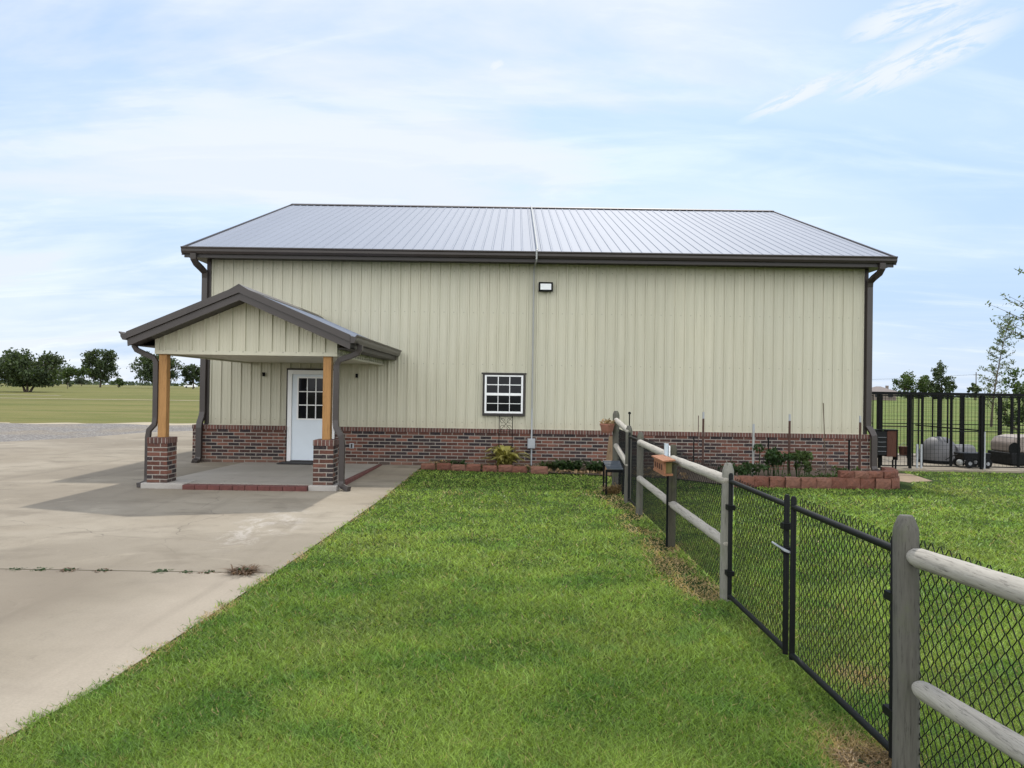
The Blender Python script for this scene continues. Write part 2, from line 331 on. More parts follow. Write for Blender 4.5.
class MB:
    def __init__(s): s.v = []; s.f = []; s.smooth = False
    def add(s, vs, fs):
        b = len(s.v); s.v.extend([tuple(q) for q in vs]); s.f.extend([tuple(b + i for i in f) for f in fs]); return s
    def box(s, x0, x1, y0, y1, z0, z1):
        return s.add([(x0, y0, z0), (x1, y0, z0), (x1, y1, z0), (x0, y1, z0), (x0, y0, z1), (x1, y0, z1), (x1, y1, z1), (x0, y1, z1)],
                     [(0, 3, 2, 1), (4, 5, 6, 7), (0, 1, 5, 4), (1, 2, 6, 5), (2, 3, 7, 6), (3, 0, 4, 7)])
    def obox(s, c, ax, ay, az):
        c, ax, ay, az = map(Vector, (c, ax, ay, az)); q = []
        for k in (-1, 1):
            for (i, j) in ((-1, -1), (1, -1), (1, 1), (-1, 1)): q.append(c + ax * i + ay * j + az * k)
        return s.add(q, [(0, 3, 2, 1), (4, 5, 6, 7), (0, 1, 5, 4), (1, 2, 6, 5), (2, 3, 7, 6), (3, 0, 4, 7)])
    def prism(s, poly, a, b, axis):
        """poly in the two other axes (order x,y,z without axis), extruded from a to b"""
        n = len(poly)
        def mk(p, t): q = list(p); q.insert(axis, t); return q
        s.add([mk(p, a) for p in poly] + [mk(p, b) for p in poly],
              [tuple(range(n))[::-1], tuple(range(n, 2 * n))] + [(i, (i + 1) % n, n + (i + 1) % n, n + i) for i in range(n)])
        return s
    def sweep(s, pts, prof, ref=(0, 1, 0), closed=True, rad=None):
        """profile of (a, b) offsets swept along pts"""
        pts = [Vector(p) for p in pts]; n = len(prof); vs_ = []; ref = Vector(ref)
        for i, p in enumerate(pts):
            t_ = (pts[min(i + 1, len(pts) - 1)] - pts[max(i - 1, 0)]).normalized()
            sd_ = t_.cross(ref)
            if sd_.length < .05: sd_ = t_.cross(Vector((1, 0, 0)))
            sd_.normalize(); ot = sd_.cross(t_); k = rad[i] if rad is not None else 1
            for (a, b) in prof: vs_.append(p + sd_ * a * k + ot * b * k)
        fs = [tuple(range(n))[::-1], tuple(range(len(vs_) - n, len(vs_)))]
        for i in range(len(pts) - 1):
            for j in range(n): fs.append((i * n + j, i * n + (j + 1) % n, (i + 1) * n + (j + 1) % n, (i + 1) * n + j))
        return s.add(vs_, fs)
    def tube(s, pts, r, n=8, ref=(0, 1, 0)):
        rad = list(r) if hasattr(r, '__len__') else [r] * len(pts)
        return s.sweep(pts, [(math.cos(2 * math.pi * k / n), math.sin(2 * math.pi * k / n)) for k in range(n)], ref, rad=rad)
    def lathe(s, cx, cy, prof, n=20):
        vs_ = []; fs = []
        for (r, z) in prof:
            for k in range(n): a = 2 * math.pi * k / n; vs_.append((cx + r * math.cos(a), cy + r * math.sin(a), z))
        for i in range(len(prof) - 1):
            for k in range(n): fs.append((i * n + k, i * n + (k + 1) % n, (i + 1) * n + (k + 1) % n, (i + 1) * n + k))
        fs.append(tuple(range(n))[::-1]); fs.append(tuple(range(len(vs_) - n, len(vs_))))
        return s.add(vs_, fs)
    def build(s, name, mat, parent=None, bevel=0, smooth=None, loc=None):
        org = ORG.get(parent, Vector((0, 0, 0))) if parent else Vector(loc or (0, 0, 0))
        me = bpy.data.meshes.new(name); me.from_pydata([tuple(Vector(q) - org) for q in s.v], [], s.f)
        o = bpy.data.objects.new(name, me); COL.objects.link(o)
        if parent: o.parent = parent
        else: o.location = org
        ORG[o] = org
        bm_ = bmesh.new(); bm_.from_mesh(me); bmesh.ops.recalc_face_normals(bm_, faces=bm_.faces); bm_.to_mesh(me); bm_.free()
        me.materials.append(mat)
        if smooth: me.shade_smooth() if hasattr(me, 'shade_smooth') else None
        if smooth and smooth != True: me.set_sharp_from_angle(angle=smooth)
        if bevel:
            b = o.modifiers.new('bevel', 'BEVEL'); b.width = bevel; b.segments = 2; b.limit_method = 'ANGLE'
        return o
SM = R(40)

def fastmesh(name, verts, nper, mat, parent=None, tint=None, loc=None):
    """numpy verts (n*nper,3): n separate faces of nper corners"""
    org = ORG.get(parent, Vector((0, 0, 0))) if parent else Vector(loc or (0, 0, 0))
    v = np.asarray(verts, np.float32).reshape(-1, 3) - np.array(org, np.float32); nv = len(v); nf = nv // nper
    me = bpy.data.meshes.new(name); me.vertices.add(nv); me.vertices.foreach_set('co', v.ravel())
    me.loops.add(nv); me.loops.foreach_set('vertex_index', np.arange(nv, dtype=np.int32))
    me.polygons.add(nf); me.polygons.foreach_set('loop_start', np.arange(0, nv, nper, dtype=np.int32))
    if tint is not None:
        a = me.color_attributes.new('tint', 'FLOAT_COLOR', 'POINT')
        c = np.ones((nv, 4), np.float32); c[:, :3] = np.repeat(tint, nper, axis=0) if len(tint) == nf else tint
        a.data.foreach_set('color', c.ravel())
    me.update(calc_edges=True); me.validate()
    o = bpy.data.objects.new(name, me); COL.objects.link(o); me.materials.append(mat)
    if parent: o.parent = parent
    else: o.location = org
    ORG[o] = org
    return o

def leaves(cent, size, seed, aspect=.55, updir=0.0):
    """quads (bent diamonds) at cent (n,3)"""
    g = np.random.default_rng(seed); n = len(cent)
    a = g.normal(size=(n, 3)); a[:, 2] += updir; a /= np.linalg.norm(a, axis=1)[:, None]
    b = np.cross(a, g.normal(size=(n, 3))); b /= np.linalg.norm(b, axis=1)[:, None]
    s = size * g.uniform(.6, 1.35, n)[:, None]
    q = np.stack([cent - a * s, cent + b * s * aspect, cent + a * s, cent - b * s * aspect], 1)
    return q.reshape(-1, 3)

# ribbed steel sheet: ribs every pitch along u
def ribbed(mb, p0, u, v, n, ulen, vbot, vtop, pitch=.2286, h=.028, minor=True, start=.1):
    p0, u, v, n = map(Vector, (p0, u, v, n))
    prof = [(0, 0)]
    x = start
    while x < ulen - .05:
        prof += [(x - .025, 0), (x - .013, h), (x + .013, h), (x + .025, 0)]
        if minor and x + pitch < ulen:
            for q in (.36, .64): prof += [(x + pitch * q - .012, 0), (x + pitch * q, h * .16), (x + pitch * q + .012, 0)]
        x += pitch
    prof = [q for q in prof if 0 <= q[0] <= ulen] + [(ulen, 0)]
    prof.sort(key=lambda q: q[0])
    extra = []
    for f in (vbot, vtop):
        if hasattr(f, 'kinks'): extra += [(k, 0) for k in f.kinks]
    cols = []
    for (a, hh) in prof:
        b0 = vbot(a) if callable(vbot) else vbot; b1 = vtop(a) if callable(vtop) else vtop
        cols.append((p0 + u * a + n * hh + v * b0, p0 + u * a + n * hh + v * b1))
    vs_ = []; fs = []
    for c in cols: vs_ += c
    for i in range(len(cols) - 1): fs.append((2 * i, 2 * i + 2, 2 * i + 3, 2 * i + 1))
    return mb.add(vs_, fs)

def poly_sheet(name, pts, z, mat, thick=0, kind='structure'):
    bm_ = bmesh.new()
    zf = z if callable(z) else (lambda x, y: z)
    vv = [bm_.verts.new((x, y, zf(x, y))) for x, y in pts]; f = bm_.faces.new(vv); bmesh.ops.recalc_face_normals(bm_, faces=[f])
    if f.normal.z < 0: f.normal_flip()
    if thick:
        ex = bmesh.ops.extrude_face_region(bm_, geom=[f])
        for e in ex['geom']:
            if isinstance(e, bmesh.types.BMVert): e.co.z += thick
        bmesh.ops.recalc_face_normals(bm_, faces=bm_.faces)
    bmesh.ops.triangulate(bm_, faces=[q for q in bm_.faces if len(q.verts) > 4])
    me = bpy.data.meshes.new(name); bm_.to_mesh(me); bm_.free(); me.materials.append(mat)
    o = bpy.data.objects.new(name, me); COL.objects.link(o)
    if kind: o['kind'] = kind
    return o

def zt(y):
    k = min(1, max(0, (y - 45) / 155)); return .9 * k * k * (3 - 2 * k)

# ================================================================= GROUND
xs = sorted(set(list(np.linspace(-60, 60, 13)) + [-4000, -2500, -1500, -800, -400, -200, -120, 120, 200, 400, 800, 1500, 2500, 4000]))
ys = [-300, -60, 0, 20, 40] + list(np.linspace(50, 200, 16)) + [300, 500, 900, 1600, 3000, 5000]
mb = MB()
vs_ = [(x, y, zt(y) - .012) for y in ys for x in xs]; nx_ = len(xs)
mb.add(vs_, [(j * nx_ + i, j * nx_ + i + 1, (j + 1) * nx_ + i + 1, (j + 1) * nx_ + i) for j in range(len(ys) - 1) for i in range(nx_ - 1)])
tag(mb.build('field', M['field'], smooth=True), kind='structure')
DRIVE_R = [(-4.6, .4), (-3.4, 1.6), (-2.75, 2.8), (-2.50, 3.72), (-2.38, 4.4), (-2.31, 5.66), (-2.21, 7.92), (-2.09, 11.99), (-2.07, 17.47)]
def drive_x(y):
    return np.interp(y, [p[1] for p in DRIVE_R], [p[0] for p in DRIVE_R])
lawn_pts = [(-4.6, .4), (-4.6, -6), (14, -6), (22, 2), (22, 17.92), (8.28, 17.92), (8.28, 17.45), (-2.07, 17.45)] + [(x, y) for x, y in DRIVE_R[::-1][1:-1]]
poly_sheet('lawn', lawn_pts, -.004, M['lawn'])
drive_far = DRIVE_R + [(-7.0, 17.47), (-7.0, 31.8), (-12.57, 29.46), (-13.66, 28.1), (-14.19, 24.72), (-15.27, 22.55), (-19, 21.4), (-40, 20), (-40, 7.17)]
far = [(-2.238, 7.17)] + [p for p in drive_far if p[1] > 7.18 ] + [(-40, 7.17)]
far = [(-2.238, 7.17), (-2.21, 7.92), (-2.09, 11.99), (-2.07, 17.47), (-7.0, 17.47), (-7.0, 31.8), (-12.57, 29.46), (-13.66, 28.1), (-14.19, 24.72), (-15.27, 22.55), (-19, 21.4), (-40, 20), (-40, 7.17)]
near = [(-4.6, .4), (-3.4, 1.6), (-2.75, 2.8), (-2.50, 3.72), (-2.38, 4.4), (-2.31, 5.66), (-2.245, 7.156), (-40, 7.156), (-40, -6), (-4.6, -6)]
poly_sheet('driveway', far, .004, M['concrete']); poly_sheet('driveway_apron', near, .003, M['concrete'])
poly_sheet('driveway_joint', [(-2.235, 7.14), (-2.235, 7.175), (-40, 7.175), (-40, 7.14)], -.002, simple('joint_dirt', (.11, .08, .055), .95, 0, .4, 9))
grv = [(-5, 31.9), (-5, 34.4), (-14.5, 34.4), (-16.9, 34.6), (-22.5, 33.1), (-50, 30.5), (-50, 19), (-40, 19.6), (-19, 21.3), (-15.2, 22.5), (-14.1, 24.7), (-13.6, 28.1), (-12.5, 29.4), (-7.0, 31.7)]
poly_sheet('gravel', grv, -.001, M['gravel'])
ed = [(-5, 34.4), (-14.5, 34.4), (-16.9, 34.6), (-22.5, 33.1), (-50, 30.5)]
poly_sheet('gravel_verge', [(x, y - .5 + .45 * math.sin(x * 1.3) + .3 * math.sin(x * .47)) for x, y in np.stack([np.interp(np.linspace(0, 4, 60), range(5), [p[0] for p in ed]), np.interp(np.linspace(0, 4, 60), range(5), [p[1] for p in ed])], 1).tolist()] + [(x, y + .6 + .6 * math.sin(x * 2.1) + .5 * math.sin(x * .7)) for x, y in np.stack([np.interp(np.linspace(4, 0, 60), range(5), [p[0] for p in ed]), np.interp(np.linspace(4, 0, 60), range(5), [p[1] for p in ed])], 1).tolist()], .002, M['paledirt'])
def ribbon(name, pts, wd, mat, dz):
    mb = MB(); vv = []
    for i, (x, y) in enumerate(pts): vv += [(x, y - wd / 2, zt(y - wd / 2) + dz), (x, y + wd / 2, zt(y + wd / 2) + dz)]
    mb.add(vv, [(2 * i, 2 * i + 2, 2 * i + 3, 2 * i + 1) for i in range(len(pts) - 1)]); return tag(mb.build(name, mat), kind='structure')
ribbon('dirt_track', [(-150, 93), (-95, 94), (-72, 95.5), (-58, 97)], 1.4, M['paledirt'], .03)
ribbon('dirt_lane', [(-60, 81), (-46, 81), (-38, 82), (-20, 82)], 1.1, M['paledirt'], .03)
ribbon('far_road', [(-900, 330), (-300, 330), (-100, 335), (20, 335)], 16, M['paledirt'], .06)
kslab = poly_sheet('kennel_slab', [(8.35, 17.9), (22, 17.9), (22, 23), (8.35, 23)], -.01, M['concrete'], .05)
poly_sheet('bare_ground', [(7.75, 16.2), (8.1, 15.55), (8.75, 15.9), (9.0, 17.2), (8.7, 17.88), (8.3, 17.88), (7.95, 17.3)], .001, M['dirtpatch'])

# ================================================================= MAIN BUILDING
XL, XR, YF, YB, YR = -7.138, 8.118, 17.60, 33.1, 25.36
ZE, ZR, ZB = 4.87, 7.86, .862
bld = thing('metal_building', 'large cream ribbed metal building with brick base and grey steel roof', 'building', (0, YF, 0))
ribbed(MB(), (XL, YF, 0), (1, 0, 0), (0, 0, 1), (0, -1, 0), XR - XL, .78, 4.70).build('front_wall', M['cream'], bld)
def gable_top(u): return 4.70 + .36 * (min(u, YB - YF - u))
gable_top.kinks = []
ribbed(MB(), (XL, YF, 0), (0, 1, 0), (0, 0, 1), (-1, 0, 0), YB - YF, .78, gable_top).build('side_wall', M['cream'], bld)
ribbed(MB(), (XR, YF, 0), (0, 1, 0), (0, 0, 1), (1, 0, 0), YB - YF, .78, gable_top).build('side_wall', M['cream'], bld)
ribbed(MB(), (XL, YB, 0), (1, 0, 0), (0, 0, 1), (0, 1, 0), XR - XL, .0, 4.70).build('rear_wall', M['cream'], bld)
RX0, RX1 = XL - .38, XR + .39
YE0 = 17.08
sv = Vector((0, YR - YE0, ZR - (ZE - .005))); sl_len = sv.length; sv.normalize(); nv = Vector((1, 0, 0)).cross(sv)
mb = MB(); ribbed(mb, (RX0, YE0, ZE - .005), (1, 0, 0), sv, nv, RX1 - RX0, 0, sl_len, h=.014, minor=False)
mb.build('roof', M['roof'], bld)
sv2 = Vector((0, -sv.y, sv.z)); nv2 = Vector((0, -nv.y, nv.z))
mb = MB(); ribbed(mb, (RX0, 2 * YR - YE0, ZE - .005), (1, 0, 0), sv2, nv2, RX1 - RX0, 0, sl_len, h=.022, minor=False); mb.build('roof', M['roof'], bld)
mb = MB(); mb.prism([(YR - .20, ZR - .045), (YR - .20, ZR - .02), (YR, ZR + .05), (YR + .20, ZR - .02), (YR + .20, ZR - .045), (YR, ZR + .02)], RX0 - .01, RX1 + .01, 0); mb.build('ridge_cap', M['roof_ridge'], bld)
# rake trims on the gable ends
for xa, xb in ((RX0 - .03, RX0 + .015), (RX1 - .015, RX1 + .03)):
    mb = MB()
    for s_, y0 in ((1, YE0), (-1, 2 * YR - YE0)):
        y1 = YR
        mb.prism([(y0, ZE - .17), (y1, ZR - .17), (y1, ZR + .035), (y0, ZE + .03)], xa, xb, 0)
    mb.build('rake_trim', M['brown'], bld)
# gutter (K style) and fascia, soffit
gp = [(17.10, 4.735), (17.05, 4.735), (17.015, 4.785), (17.012, 4.835), (16.99, 4.862), (16.99, 4.884), (17.005, 4.884), (17.03, 4.85), (17.085, 4.85), (17.10, 4.884)]
MB().prism(gp, RX0 - .02, RX1 + .02, 0).build('gutter', M['brown'], bld)
MB().box(RX0 + .02, RX1 - .02, 17.105, 17.14, 4.655, 4.85).build('fascia', M['darkbrown'], bld)
MB().box(RX0 + .02, RX1 - .02, 17.14, 17.595, 4.69, 4.72).build('soffit', M['darkbrown'], bld)
MB().box(RX0, XL - .02, 17.14, YB, 4.721, 4.74).build('gable_soffit', M['darkbrown'], bld); MB().box(XR + .02, RX1, 17.14, YB, 4.721, 4.74).build('gable_soffit', M['darkbrown'], bld)
# corner trims
for x0, x1 in ((XL - .03, XL + .065), (XR - .065, XR + .03)):
    MB().box(x0, x1, YF - .028, YF + .08, .87, 4.69).build('corner_trim', M['brown'], bld)
MB().box(XL + .07, -5.27, YF - .03, YF - .002, .863, .885).build('base_trim', M['cream'], bld); MB().box(-4.10, XR - .07, YF - .03, YF - .002, .863, .885).build('base_trim', M['cream'], bld)
# brick wainscot, rowlock course proud on top
DX0, DX1 = -5.255, -4.115
BY = 17.50
for nm, x0, x1 in (('a', -7.40, DX0), ('b', DX1, 8.185)):
    MB().box(x0, x1, BY, YF + .06, 0, ZB - .095).build('brick_wainscot', M['brick'], bld)
    MB().box(x0 - .012, x1 + .012, BY - .018, YF + .055, ZB - .093, ZB).build('brick_cap', M['rowlock'], bld, .004)
MB().box(-7.40, XL - .002, YF + .062, YB, 0, ZB - .095).build('brick_wainscot', M['brick'], bld)
MB().box(-7.412, XL - .03, YF + .062, YB, ZB - .093, ZB).build('brick_cap', M['rowlock'], bld)
MB().box(XR + .002, 8.185, YF + .062, YB, 0, ZB - .095).build('brick_wainscot', M['brick'], bld)
MB().box(XR + .03, 8.197, YF + .062, YB, ZB - .093, ZB).build('brick_cap', M['rowlock'], bld)
# downspouts
def rect(wd, d): return [(-wd / 2, -d / 2), (wd / 2, -d / 2), (wd / 2, d / 2), (-wd / 2, d / 2)]
def spout(pts, wd, d, parent, mat='brown', name='downspout'):
    o = MB().sweep(pts, rect(wd, d)).build(name, M[mat], parent, .008); return o
x = -7.19
spout([(-7.27, 17.06, 4.74), (-7.27, 17.07, 4.62), (-7.25, 17.16, 4.53), (-7.22, 17.38, 4.45), (x, 17.50, 4.38), (x, 17.53, 4.25), (x, 17.53, 1.16), (-7.20, 17.50, 1.04), (-7.215, 17.44, .92), (-7.22, 17.42, .80), (-7.22, 17.42, .12), (-7.23, 17.36, .05), (-7.24, 17.22, .03)], .13, .09, bld)
x = 8.15
spout([(8.21, 17.06, 4.74), (8.21, 17.07, 4.62), (8.20, 17.16, 4.53), (8.17, 17.38, 4.45), (x, 17.50, 4.38), (x, 17.53, 4.25), (x, 17.53, 1.06), (8.21, 17.47, .94), (8.23, 17.42, .84), (8.235, 17.42, .76), (8.235, 17.42, .14), (8.245, 17.36, .05), (8.26, 17.22, .03)], .13, .09, bld)
# entrance door
dr = MB()
for a in ((-5.235, -5.14, .05, 2.155), (-4.23, -4.135, .05, 2.155)): dr.box(a[0], a[1], 17.545, 17.615, a[2], a[3])
dr.box(-5.14, -4.23, 17.545, 17.615, 2.065, 2.155)
dframe = dr.build('door_frame', M['white'], bld, .004)
d = MB().box(-5.135, -4.235, 17.572, 17.612, .075, 2.06).build('door', M['door'], bld, .003)
lf = MB(); gx0, gx1, gz0, gz1 = -4.985, -4.385, 1.04, 1.97
lf.box(gx0 - .035, gx0, 17.556, 17.5715, gz0 - .035, gz1 + .035).box(gx1, gx1 + .035, 17.556, 17.5715, gz0 - .035, gz1 + .035)
lf.box(gx0, gx1, 17.556, 17.5715, gz1, gz1 + .035).box(gx0, gx1, 17.556, 17.5715, gz0 - .035, gz0)
cw = (gx1 - gx0) / 3; ch = (gz1 - gz0) / 3
lf.build('lite_frame', M['white'], d)
mu = MB()
for k in (1, 2):
    mu.box(gx0 + k * cw - .011, gx0 + k * cw + .011, 17.558, 17.564, gz0, gz1)
for k in (1, 2):
    for j in range(3): mu.box(gx0 + j * cw + .0115, gx0 + (j + 1) * cw - .0115, 17.558, 17.564, gz0 + k * ch - .011, gz0 + k * ch + .011)
mu.build('muntins', M['white'], d)
MB().box(gx0, gx1, 17.565, 17.571, gz0, gz1).build('pane', M['glass'], d)
kn = MB(); kn.tube([(-4.31, 17.572, 1.0), (-4.31, 17.53, 1.0), (-4.31, 17.51, 1.0)], [.026, .026, .034], 12, (0, 0, 1)); kn.build('handle', M['greysteel'], d, smooth=SM)
MB().box(-5.14, -4.23, 17.47, 17.60, .03, .072).build('door_sill', M['darkbrown'], bld)
MB().box(-5.265, -5.237, 17.55, 17.598, .87, 2.195).box(-4.133, -4.105, 17.55, 17.598, .87, 2.195).box(-5.237, -4.133, 17.55, 17.598, 2.157, 2.195).build('door_trim', M['darkbrown'], bld)
# window
wx0, wx1, wz0, wz1 = -.735, .245, 1.165, 2.145
MB().box(wx0, wx0 + .045, 17.555, 17.598, wz0, wz1).box(wx1 - .045, wx1, 17.555, 17.598, wz0, wz1).box(wx0 + .045, wx1 - .045, 17.555, 17.598, wz1 - .035, wz1).box(wx0 + .045, wx1 - .045, 17.555, 17.598, wz0, wz0 + .06).box(wx0 - .03, wx1 + .03, 17.548, 17.5545, wz1 - .02, wz1 + .018).build('window_trim', M['darkbrown'], bld)
wf = MB(); fx0, fx1, fz0, fz1 = wx0 + .046, wx1 - .046, wz0 + .061, wz1 - .036; zm = 1.665; fw_ = .045
wf.box(fx0, fx0 + fw_, 17.56, 17.597, fz0, fz1).box(fx1 - fw_, fx1, 17.56, 17.597, fz0, fz1).box(fx0 + fw_, fx1 - fw_, 17.56, 17.597, fz1 - .035, fz1).box(fx0 + fw_, fx1 - fw_, 17.56, 17.597, fz0, fz0 + fw_).box(fx0 + fw_, fx1 - fw_, 17.558, 17.597, zm - .03, zm + .03)
win = wf.build('window', M['white'], bld, .004)
gm = MB(); gx0, gx1 = fx0 + fw_, fx1 - fw_
for z0, z1, th in ((zm + .03, fz1 - .035, .010), (fz0 + fw_, zm - .03, .007)):
    for k in (1, 2): xx = gx0 + k * (gx1 - gx0) / 3; gm.box(xx - th, xx + th, 17.567, 17.573, z0, z1)
    zz = (z0 + z1) / 2
    for k in range(3): a = gx0 + k * (gx1 - gx0) / 3; gm.box(a + th + .001, a + (gx1 - gx0) / 3 - th - .001, 17.567, 17.573, zz - th, zz + th)
gm.build('window_grille', M['white'], win)
MB().box(gx0, gx1, 17.574, 17.5785, zm + .03, fz1 - .035).build('upper_pane', M['glass'], win); MB().box(gx0, gx1, 17.574, 17.5785, fz0 + fw_, zm - .03).build('lower_pane', M['glass'], win)
for o_ in bld.children:
    if o_.name.split('.')[0] in ('door', 'door_frame', 'door_trim', 'window', 'window_trim'): o_.location.y -= .024      # stand proud of the ribs
# outlet and wall hooks
oo = MB().box(-3.775, -3.675, BY - .035, BY - .002, .37, .49).build('outlet_cover', M['greysteel'], bld, .006)
MB().box(-3.745, -3.705, BY - .042, BY - .0352, .385, .475).build('outlet', M['darkbrown'], oo)
for hx in (-5.81, -3.655):
    hb = MB().box(hx - .025, hx + .025, 17.555, 17.598, 2.0, 2.09); hb.tube([(hx, 17.56, 2.06), (hx, 17.50, 2.05), (hx, 17.49, 2.09)], .012, 6, (1, 0, 0)); hb.build('wall_hook', M['black'], bld)

# flood light, conduit
fl = thing('flood_light', 'black rectangular flood light high on the cream wall', 'wall light', (.685, YF, 4.15))
MB().box(.52, .85, 17.46, 17.53, 4.045, 4.265).build('housing', M['black'], fl, .015)
MB().box(.56, .81, 17.452, 17.4595, 4.085, 4.225).build('lens', M['lens'], fl, .004)
MB().box(.63, .74, 17.531, 17.597, 4.10, 4.21).build('mounting_bracket', M['black'], fl)
cd = thing('conduit', 'thin grey conduit running up wall and roof with a junction box', 'conduit', (.40, YF, 0))
MB().tube([(.41, 17.545, 1.35), (.41, 17.545, 4.60), (.43, 17.40, 4.66), (.45, 17.02, 4.66), (.45, 16.975, 4.70), (.45, 16.97, 4.90), (.47, 17.02, 4.93)], .019, 8, (1, 0, 0)).build('wall_pipe', M['white_pipe'], cd, smooth=SM)
rp_ = [(.47, 17.02 + k * (YR - 17.02), 4.93 + k * (ZR + .08 - 4.93)) for k in (0, .5, 1)]
MB().tube(rp_, .022, 8, (1, 0, 0)).build('roof_pipe', M['white_pipe'], cd, smooth=SM)
MB().tube([(.41, 17.545, 1.35), (.41, 17.53, 1.0), (.41, 17.465, .86), (.41, 17.465, .0)], .018, 8, (1, 0, 0)).build('lower_pipe', M['greysteel'], cd, smooth=SM)
jb = MB().box(.315, .49, 17.40, 17.495, .435, .66).build('junction_box', M['greysteel'], cd, .006)
MB().box(.325, .48, 17.392, 17.399, .445, .65).build('cover', M['greysteel'], jb, .003)

# ================================================================= PORCH
PX, PYF = -4.60, 12.60          # ridge x, front edge of the rakes
pch = thing('entrance_porch', 'gabled entrance porch on timber posts and brick piers beside the door', 'porch', (PX, 13.0, 0))
SLP = .425; HS = 1.86; PZ = 3.41
ez = PZ - SLP * HS
GY = 13.03                       # gable face
def ptop(u): return PZ - .20 - SLP * abs(u - 1.545)
def pbot(u): return 2.36
mb = MB(); xs_ = -6.155
ribbed(mb, (xs_, GY, 0), (1, 0, 0), (0, 0, 1), (0, -1, 0), 3.09, 2.36, ptop, start=.14); mb.build('gable_wall', M['cream'], pch)
MB().box(xs_ - .02, xs_ + 3.11, GY - .032, GY + .06, 2.295, 2.36).build('beam_trim', M['cream'], pch)
MB().box(xs_ - .018, xs_ + .05, GY - .03, GY - .001, 2.361, 2.56).build('gable_corner_trim', M['cream'], pch)
MB().box(xs_ + 3.04, xs_ + 3.108, GY - .03, GY - .001, 2.361, 2.56).build('gable_corner_trim', M['cream'], pch)
for nm, xx, nn in (('l', xs_, -1), ('r', xs_ + 3.09, 1)):
    mb = MB(); ribbed(mb, (xx, GY + .06, 0), (0, 1, 0), (0, 0, 1), (nn, 0, 0), 17.57 - GY - .06, 2.315, 2.60); mb.build('side_frieze', M['cream'], pch)
MB().box(xs_ + .01, xs_ + 3.08, GY + .061, 17.565, 2.32, 2.345).build('ceiling', M['cream'], pch)
MB().box(xs_ - .03, xs_ + .03, GY + .062, 17.565, 2.29, 2.3195).build('ceiling_trim', M['cream'], pch)
MB().box(xs_ + 3.06, xs_ + 3.12, GY + .062, 17.565, 2.29, 2.3195).build('ceiling_trim', M['cream'], pch)
for s_ in (-1, 1):
    u = Vector((0, 1, 0)); v = Vector((s_ * 1.0, 0, -SLP)); vl = math.hypot(HS, SLP * HS); v.normalize(); n = Vector((s_ * SLP, 0, 1)).normalized()
    mb = MB(); ribbed(mb, (PX, PYF + .02, PZ - .01), u, v, n, 17.575 - PYF - .02, 0.0, vl, h=.02, minor=False); mb.build('roof_panel', M['roof'], pch)
    x0, x1 = PX, PX + s_ * HS
    # two stepped rake boards at the front
    MB().prism([(x0, PZ + .022), (x1, ez + .022), (x1, ez - .095), (x0, PZ - .095)], PYF - .02, PYF + .03, 1).build('rake_trim', M['brown'], pch)
    MB().prism([(x0, PZ - .097), (x1, ez - .097), (x1 - s_ * .01, ez - .215), (x0, PZ - .215)], PYF + .02, PYF + .06, 1).build('rake_board', M['brown'], pch)
    MB().prism([(x0, PZ - .20), (x1, ez - .20), (x1, ez - .185), (x0, PZ - .185)], PYF + .061, GY - .025, 1).build('rake_soffit', M['darkbrown'], pch)
    # eave fascia, soffit and gutter
    fx = sorted((x1 - s_ * .03, x1)); MB().box(fx[0], fx[1], PYF + .065, 17.56, ez - .20, ez - .03).build('eave_fascia', M['darkbrown'], pch)
    xf = xs_ - .03 if s_ < 0 else xs_ + 3.12
    q = sorted((xf, x1 - s_ * .031)); MB().prism([(q[0], ez - .20 if s_ < 0 else ez - .2), (q[1], ez - .2), (q[1], ez - .18), (q[0], ez - .18)], GY - .024, 17.56, 1).build('eave_soffit', M['darkbrown'], pch)
    g0 = x1 + s_ * .002
    gp2 = [(g0, ez - .115), (g0 + s_ * .06, ez - .115), (g0 + s_ * .095, ez - .06), (g0 + s_ * .098, ez - .02), (g0 + s_ * .125, ez + .004), (g0 + s_ * .125, ez + .022), (g0 + s_ * .11, ez + .022), (g0 + s_ * .08, ez - .01), (g0 + s_ * .015, ez - .01), (g0, ez + .012)]
    MB().prism(gp2, PYF - .01, 17.54, 1).build('gutter', M['brown'], pch)
MB().prism([(PX - .16, PZ - .045), (PX, PZ + .05), (PX + .16, PZ - .045), (PX + .155, PZ - .065), (PX, PZ + .026), (PX - .155, PZ - .065)], PYF - .022, 17.57, 1).build('ridge_cap', M['brown'], pch)
# piers, caps, posts
for pcx, q in ((-6.07, 0), (-3.24, 1)):
    y0, y1 = 12.94, 13.30
    MB().box(pcx - .170, pcx + .170, y0, y1, .10, .765).build('brick_pier', M['brick'], pch)
    MB().box(pcx - .178, pcx + .178, y0 - .008, y1 + .008, .766, .862).build('brick_pier_cap', M['rowlock'], pch, .004)
    xo = pcx + .015
    MB().box(xo - .07, xo + .07, 13.05, 13.19, .863, 2.293).build('timber_post', M['cedar'], pch, .006)
spout([(-6.53, 13.02, 2.50), (-6.53, 13.02, 2.42), (-6.50, 13.03, 2.36), (-6.36, 13.05, 2.29), (-6.22, 13.06, 2.23), (-6.175, 13.06, 2.15), (-6.17, 13.06, 1.20), (-6.18, 13.05, 1.08), (-6.27, 13.05, .98), (-6.285, 13.05, .86), (-6.285, 13.05, .18), (-6.30, 13.04, .09), (-6.38, 13.02, .05), (-6.44, 13.0, .04)], .085, .07, pch)
